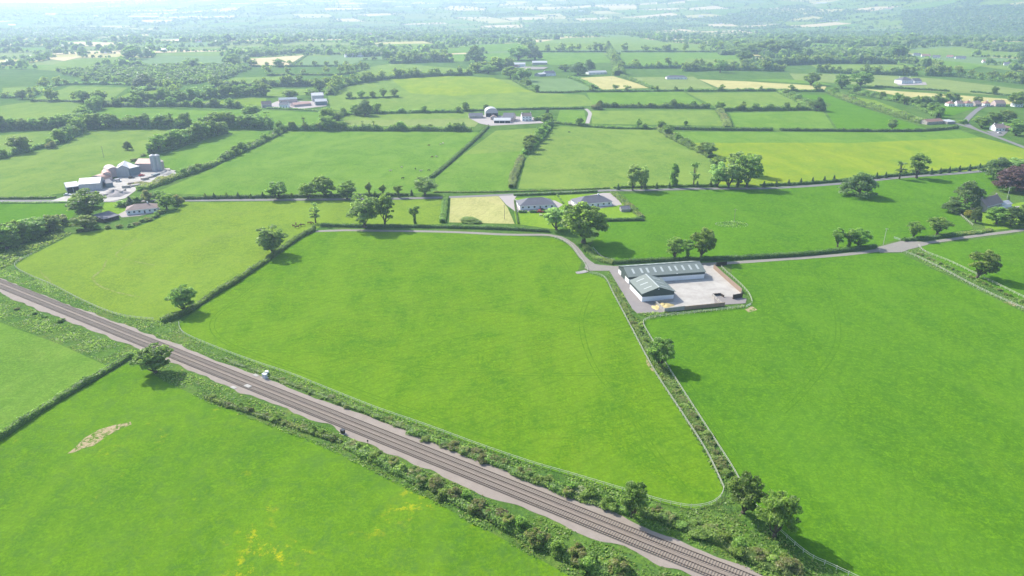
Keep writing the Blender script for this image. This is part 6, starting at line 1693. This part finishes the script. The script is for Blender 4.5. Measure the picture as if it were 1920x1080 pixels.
pole('pole on the roadside left of the copper beech', 1888, 372, 8.0, False, 'timber')
pole('slender pole in the pale field behind the silo yard', 195, 296, 10.0)
pole('pole in the middle of the far cream field', 1146, 152, 14.0, False, 'timber')
# ring of stones with weeds round the pole
p = gp(1372, 421)
r = empty('stone_ring', (*p, 0.0)); tag(r, 'ring of pale stones and weeds round the pole in the right-hand pasture', 'stones')
sm = bmesh.new(); bmesh.ops.create_icosphere(sm, subdivisions=1, radius=0.6)
for v in sm.verts: v.co *= random.uniform(0.8, 1.15); v.co.z *= 0.5
me = bpy.data.meshes.new('stone'); sm.to_mesh(me); sm.free(); me.materials.append(M['conwall'])
for k in range(26):
    t = 2 * math.pi * k / 26
    o = link('stone', me, None, r); o.location = (9.5 * math.cos(t), 5.5 * math.sin(t) + random.uniform(-.3, .3), 0.12); o.rotation_euler = (0, 0, random.uniform(0, 6)); s = random.uniform(0.3, 0.7); o.scale = (s, s, s)
tuft_stuff('nettle_patch', [[(1346, 418), (1372, 415), (1398, 418), (1398, 423), (1372, 425), (1346, 422)]], 2.5, 0.8, L['grass'], 'nettles growing inside the ring of stones', 'nettles', 0.2, 0.7, 9)

# ---------------------------------------------------------------- cattle
def cow_mesh(grazing):
    """one skin over a jointed skeleton"""
    J = [((-0.75, 0, 1.15), 0.26), ((-0.2, 0, 1.08), 0.36), ((0.35, 0, 1.08), 0.36), ((0.78, 0, 1.2), 0.26)]
    hd = [((1.08, 0, 1.05), 0.16), ((1.30, 0, 0.62), 0.13), ((1.46, 0, 0.28), 0.09)] if grazing else [((1.10, 0, 1.38), 0.17), ((1.34, 0, 1.48), 0.15), ((1.62, 0, 1.34), 0.09)]
    V = list(J); E = [(0, 1), (1, 2), (2, 3)]
    b = len(V); V += hd; E += [(3, b), (b, b + 1), (b + 1, b + 2)]
    for s in (-1, 1):
        b = len(V); V.append(((hd[1][0][0] - 0.05, s * 0.22, hd[1][0][2] + 0.10), 0.04)); E.append((len(J) + 1, b))
        b = len(V); V += [((0.72, s * 0.2, 0.85), 0.15), ((0.74, s * 0.2, 0.45), 0.075), ((0.72, s * 0.2, 0.04), 0.06)]; E += [(3, b), (b, b + 1), (b + 1, b + 2)]
        b = len(V); V += [((-0.72, s * 0.2, 0.88), 0.18), ((-0.86, s * 0.2, 0.5), 0.08), ((-0.78, s * 0.2, 0.04), 0.06)]; E += [(0, b), (b, b + 1), (b + 1, b + 2)]
    b = len(V); V += [((-1.02, 0, 1.22), 0.05), ((-1.10, 0, 0.6), 0.035)]; E += [(0, b), (b, b + 1)]
    me = bpy.data.meshes.new('cow_skeleton')
    me.from_pydata([v[0] for v in V], E, [])
    o = bpy.data.objects.new('cow_skeleton', me); COL.objects.link(o)
    o.modifiers.new('skin', 'SKIN')
    if not me.skin_vertices: 
        bm = bmesh.new(); bm.from_mesh(me); bm.verts.layers.skin.verify(); bm.to_mesh(me); bm.free()
    for i, v in enumerate(V): me.skin_vertices[0].data[i].radius = (v[1], v[1])
    me.skin_vertices[0].data[1].use_root = True
    sb = o.modifiers.new('sub', 'SUBSURF'); sb.levels = 1; sb.render_levels = 1
    dg = bpy.context.evaluated_depsgraph_get()
    out = bpy.data.meshes.new_from_object(o.evaluated_get(dg))
    bpy.data.objects.remove(o); 
    return out
CM = [cow_mesh(False), cow_mesh(True)]
COWM = {}
def cow(label, px, py, rz, hide, graze, group):
    key = (hide, graze)
    if key not in COWM:
        m = CM[graze].copy(); m.materials.clear(); m.materials.append(M[hide]); COWM[key] = m
    p = gp(px, py)
    o = link('cow', COWM[key]); o.location = (p[0], p[1], hz(*p) + lay(1, *p)); o.rotation_euler = (0, 0, rz)
    tag(o, label, 'cow', group)
for k, (x, y, rz) in enumerate([(551, 426, 2.6), (557, 428, 0.3), (562, 425, 1.2), (568, 424, 0.2), (580, 420, 0.1), (586, 421, 2.9), (555, 422, 1.8)]):
    cow(f'brown cow, {ORD[k]} of the herd beside the thin pale tree', x, y, rz, 'cow_brown', k % 2, 'brown herd beside the thin pale tree')
for k, (x, y, rz, hd, lab) in enumerate([(732, 322, 0.2, 'cow_cream', 'cream cow left of the herd in the cattle field'), (753, 315, 1.0, 'cow_cream', 'pale cow above the leftmost cream cow in the cattle field'), (755, 336, 0.4, 'cow_black', 'lowest black cow in the cattle field'), (779, 318, 2.0, 'cow_black', 'black cow between two pale cows in the cattle field'),
                                         (789, 322, 0.1, 'cow_cream', 'cream cow right of the black cow in the cattle field'), (804, 321, 0.5, 'cow_black', 'black cow nearest the straight dark hedge'), (804, 274, 0.2, 'cow_brown', 'brown cow on the trodden patch near the top of the cattle field'), (826, 272, 0.6, 'cow_cream', 'pale cow near the top right of the cattle field'), (831, 270, 2.2, 'cow_cream', 'second pale cow near the top right of the cattle field'),
                                         (818, 295, 0.4, 'cow_cream', 'cream cow on the trodden patch by the dark hedge'), (810, 296, 0.4, 'cow_brown', 'brown cow on the trodden patch by the dark hedge'), (1067, 249, 0.4, 'cow_black', 'lone dark animal at the top of the rushy meadow')]):
    cow(lab, x, y, rz, hd, k % 2, 'cattle field herd')

# ---------------------------------------------------------------- haze over the whole valley
hx = MB().box(-16000, 16000, -15500, 16000, -2.5, 540).mesh('haze')
hm = bpy.data.materials.new('haze_air'); hm.use_nodes = True
ht = hm.node_tree; ht.nodes.clear()
ho = ht.nodes.new('ShaderNodeOutputMaterial'); hv = ht.nodes.new('ShaderNodeVolumePrincipled')
hv.inputs['Density'].default_value = 1.55e-4
hv.inputs['Color'].default_value = (0.54, 0.68, 0.92, 1)
hv.inputs['Anisotropy'].default_value = 0.32
ht.links.new(hv.outputs[0], ho.inputs['Volume'])
hb = link('haze', hx, hm)
tag(hb, 'pale blue summer haze thickening towards the far hills', 'haze', kind='stuff')
print('TREES', NTREE[0], 'LB', LB, 'DB', DB, 'LW', LW, 'OBJ', len(bpy.data.objects))
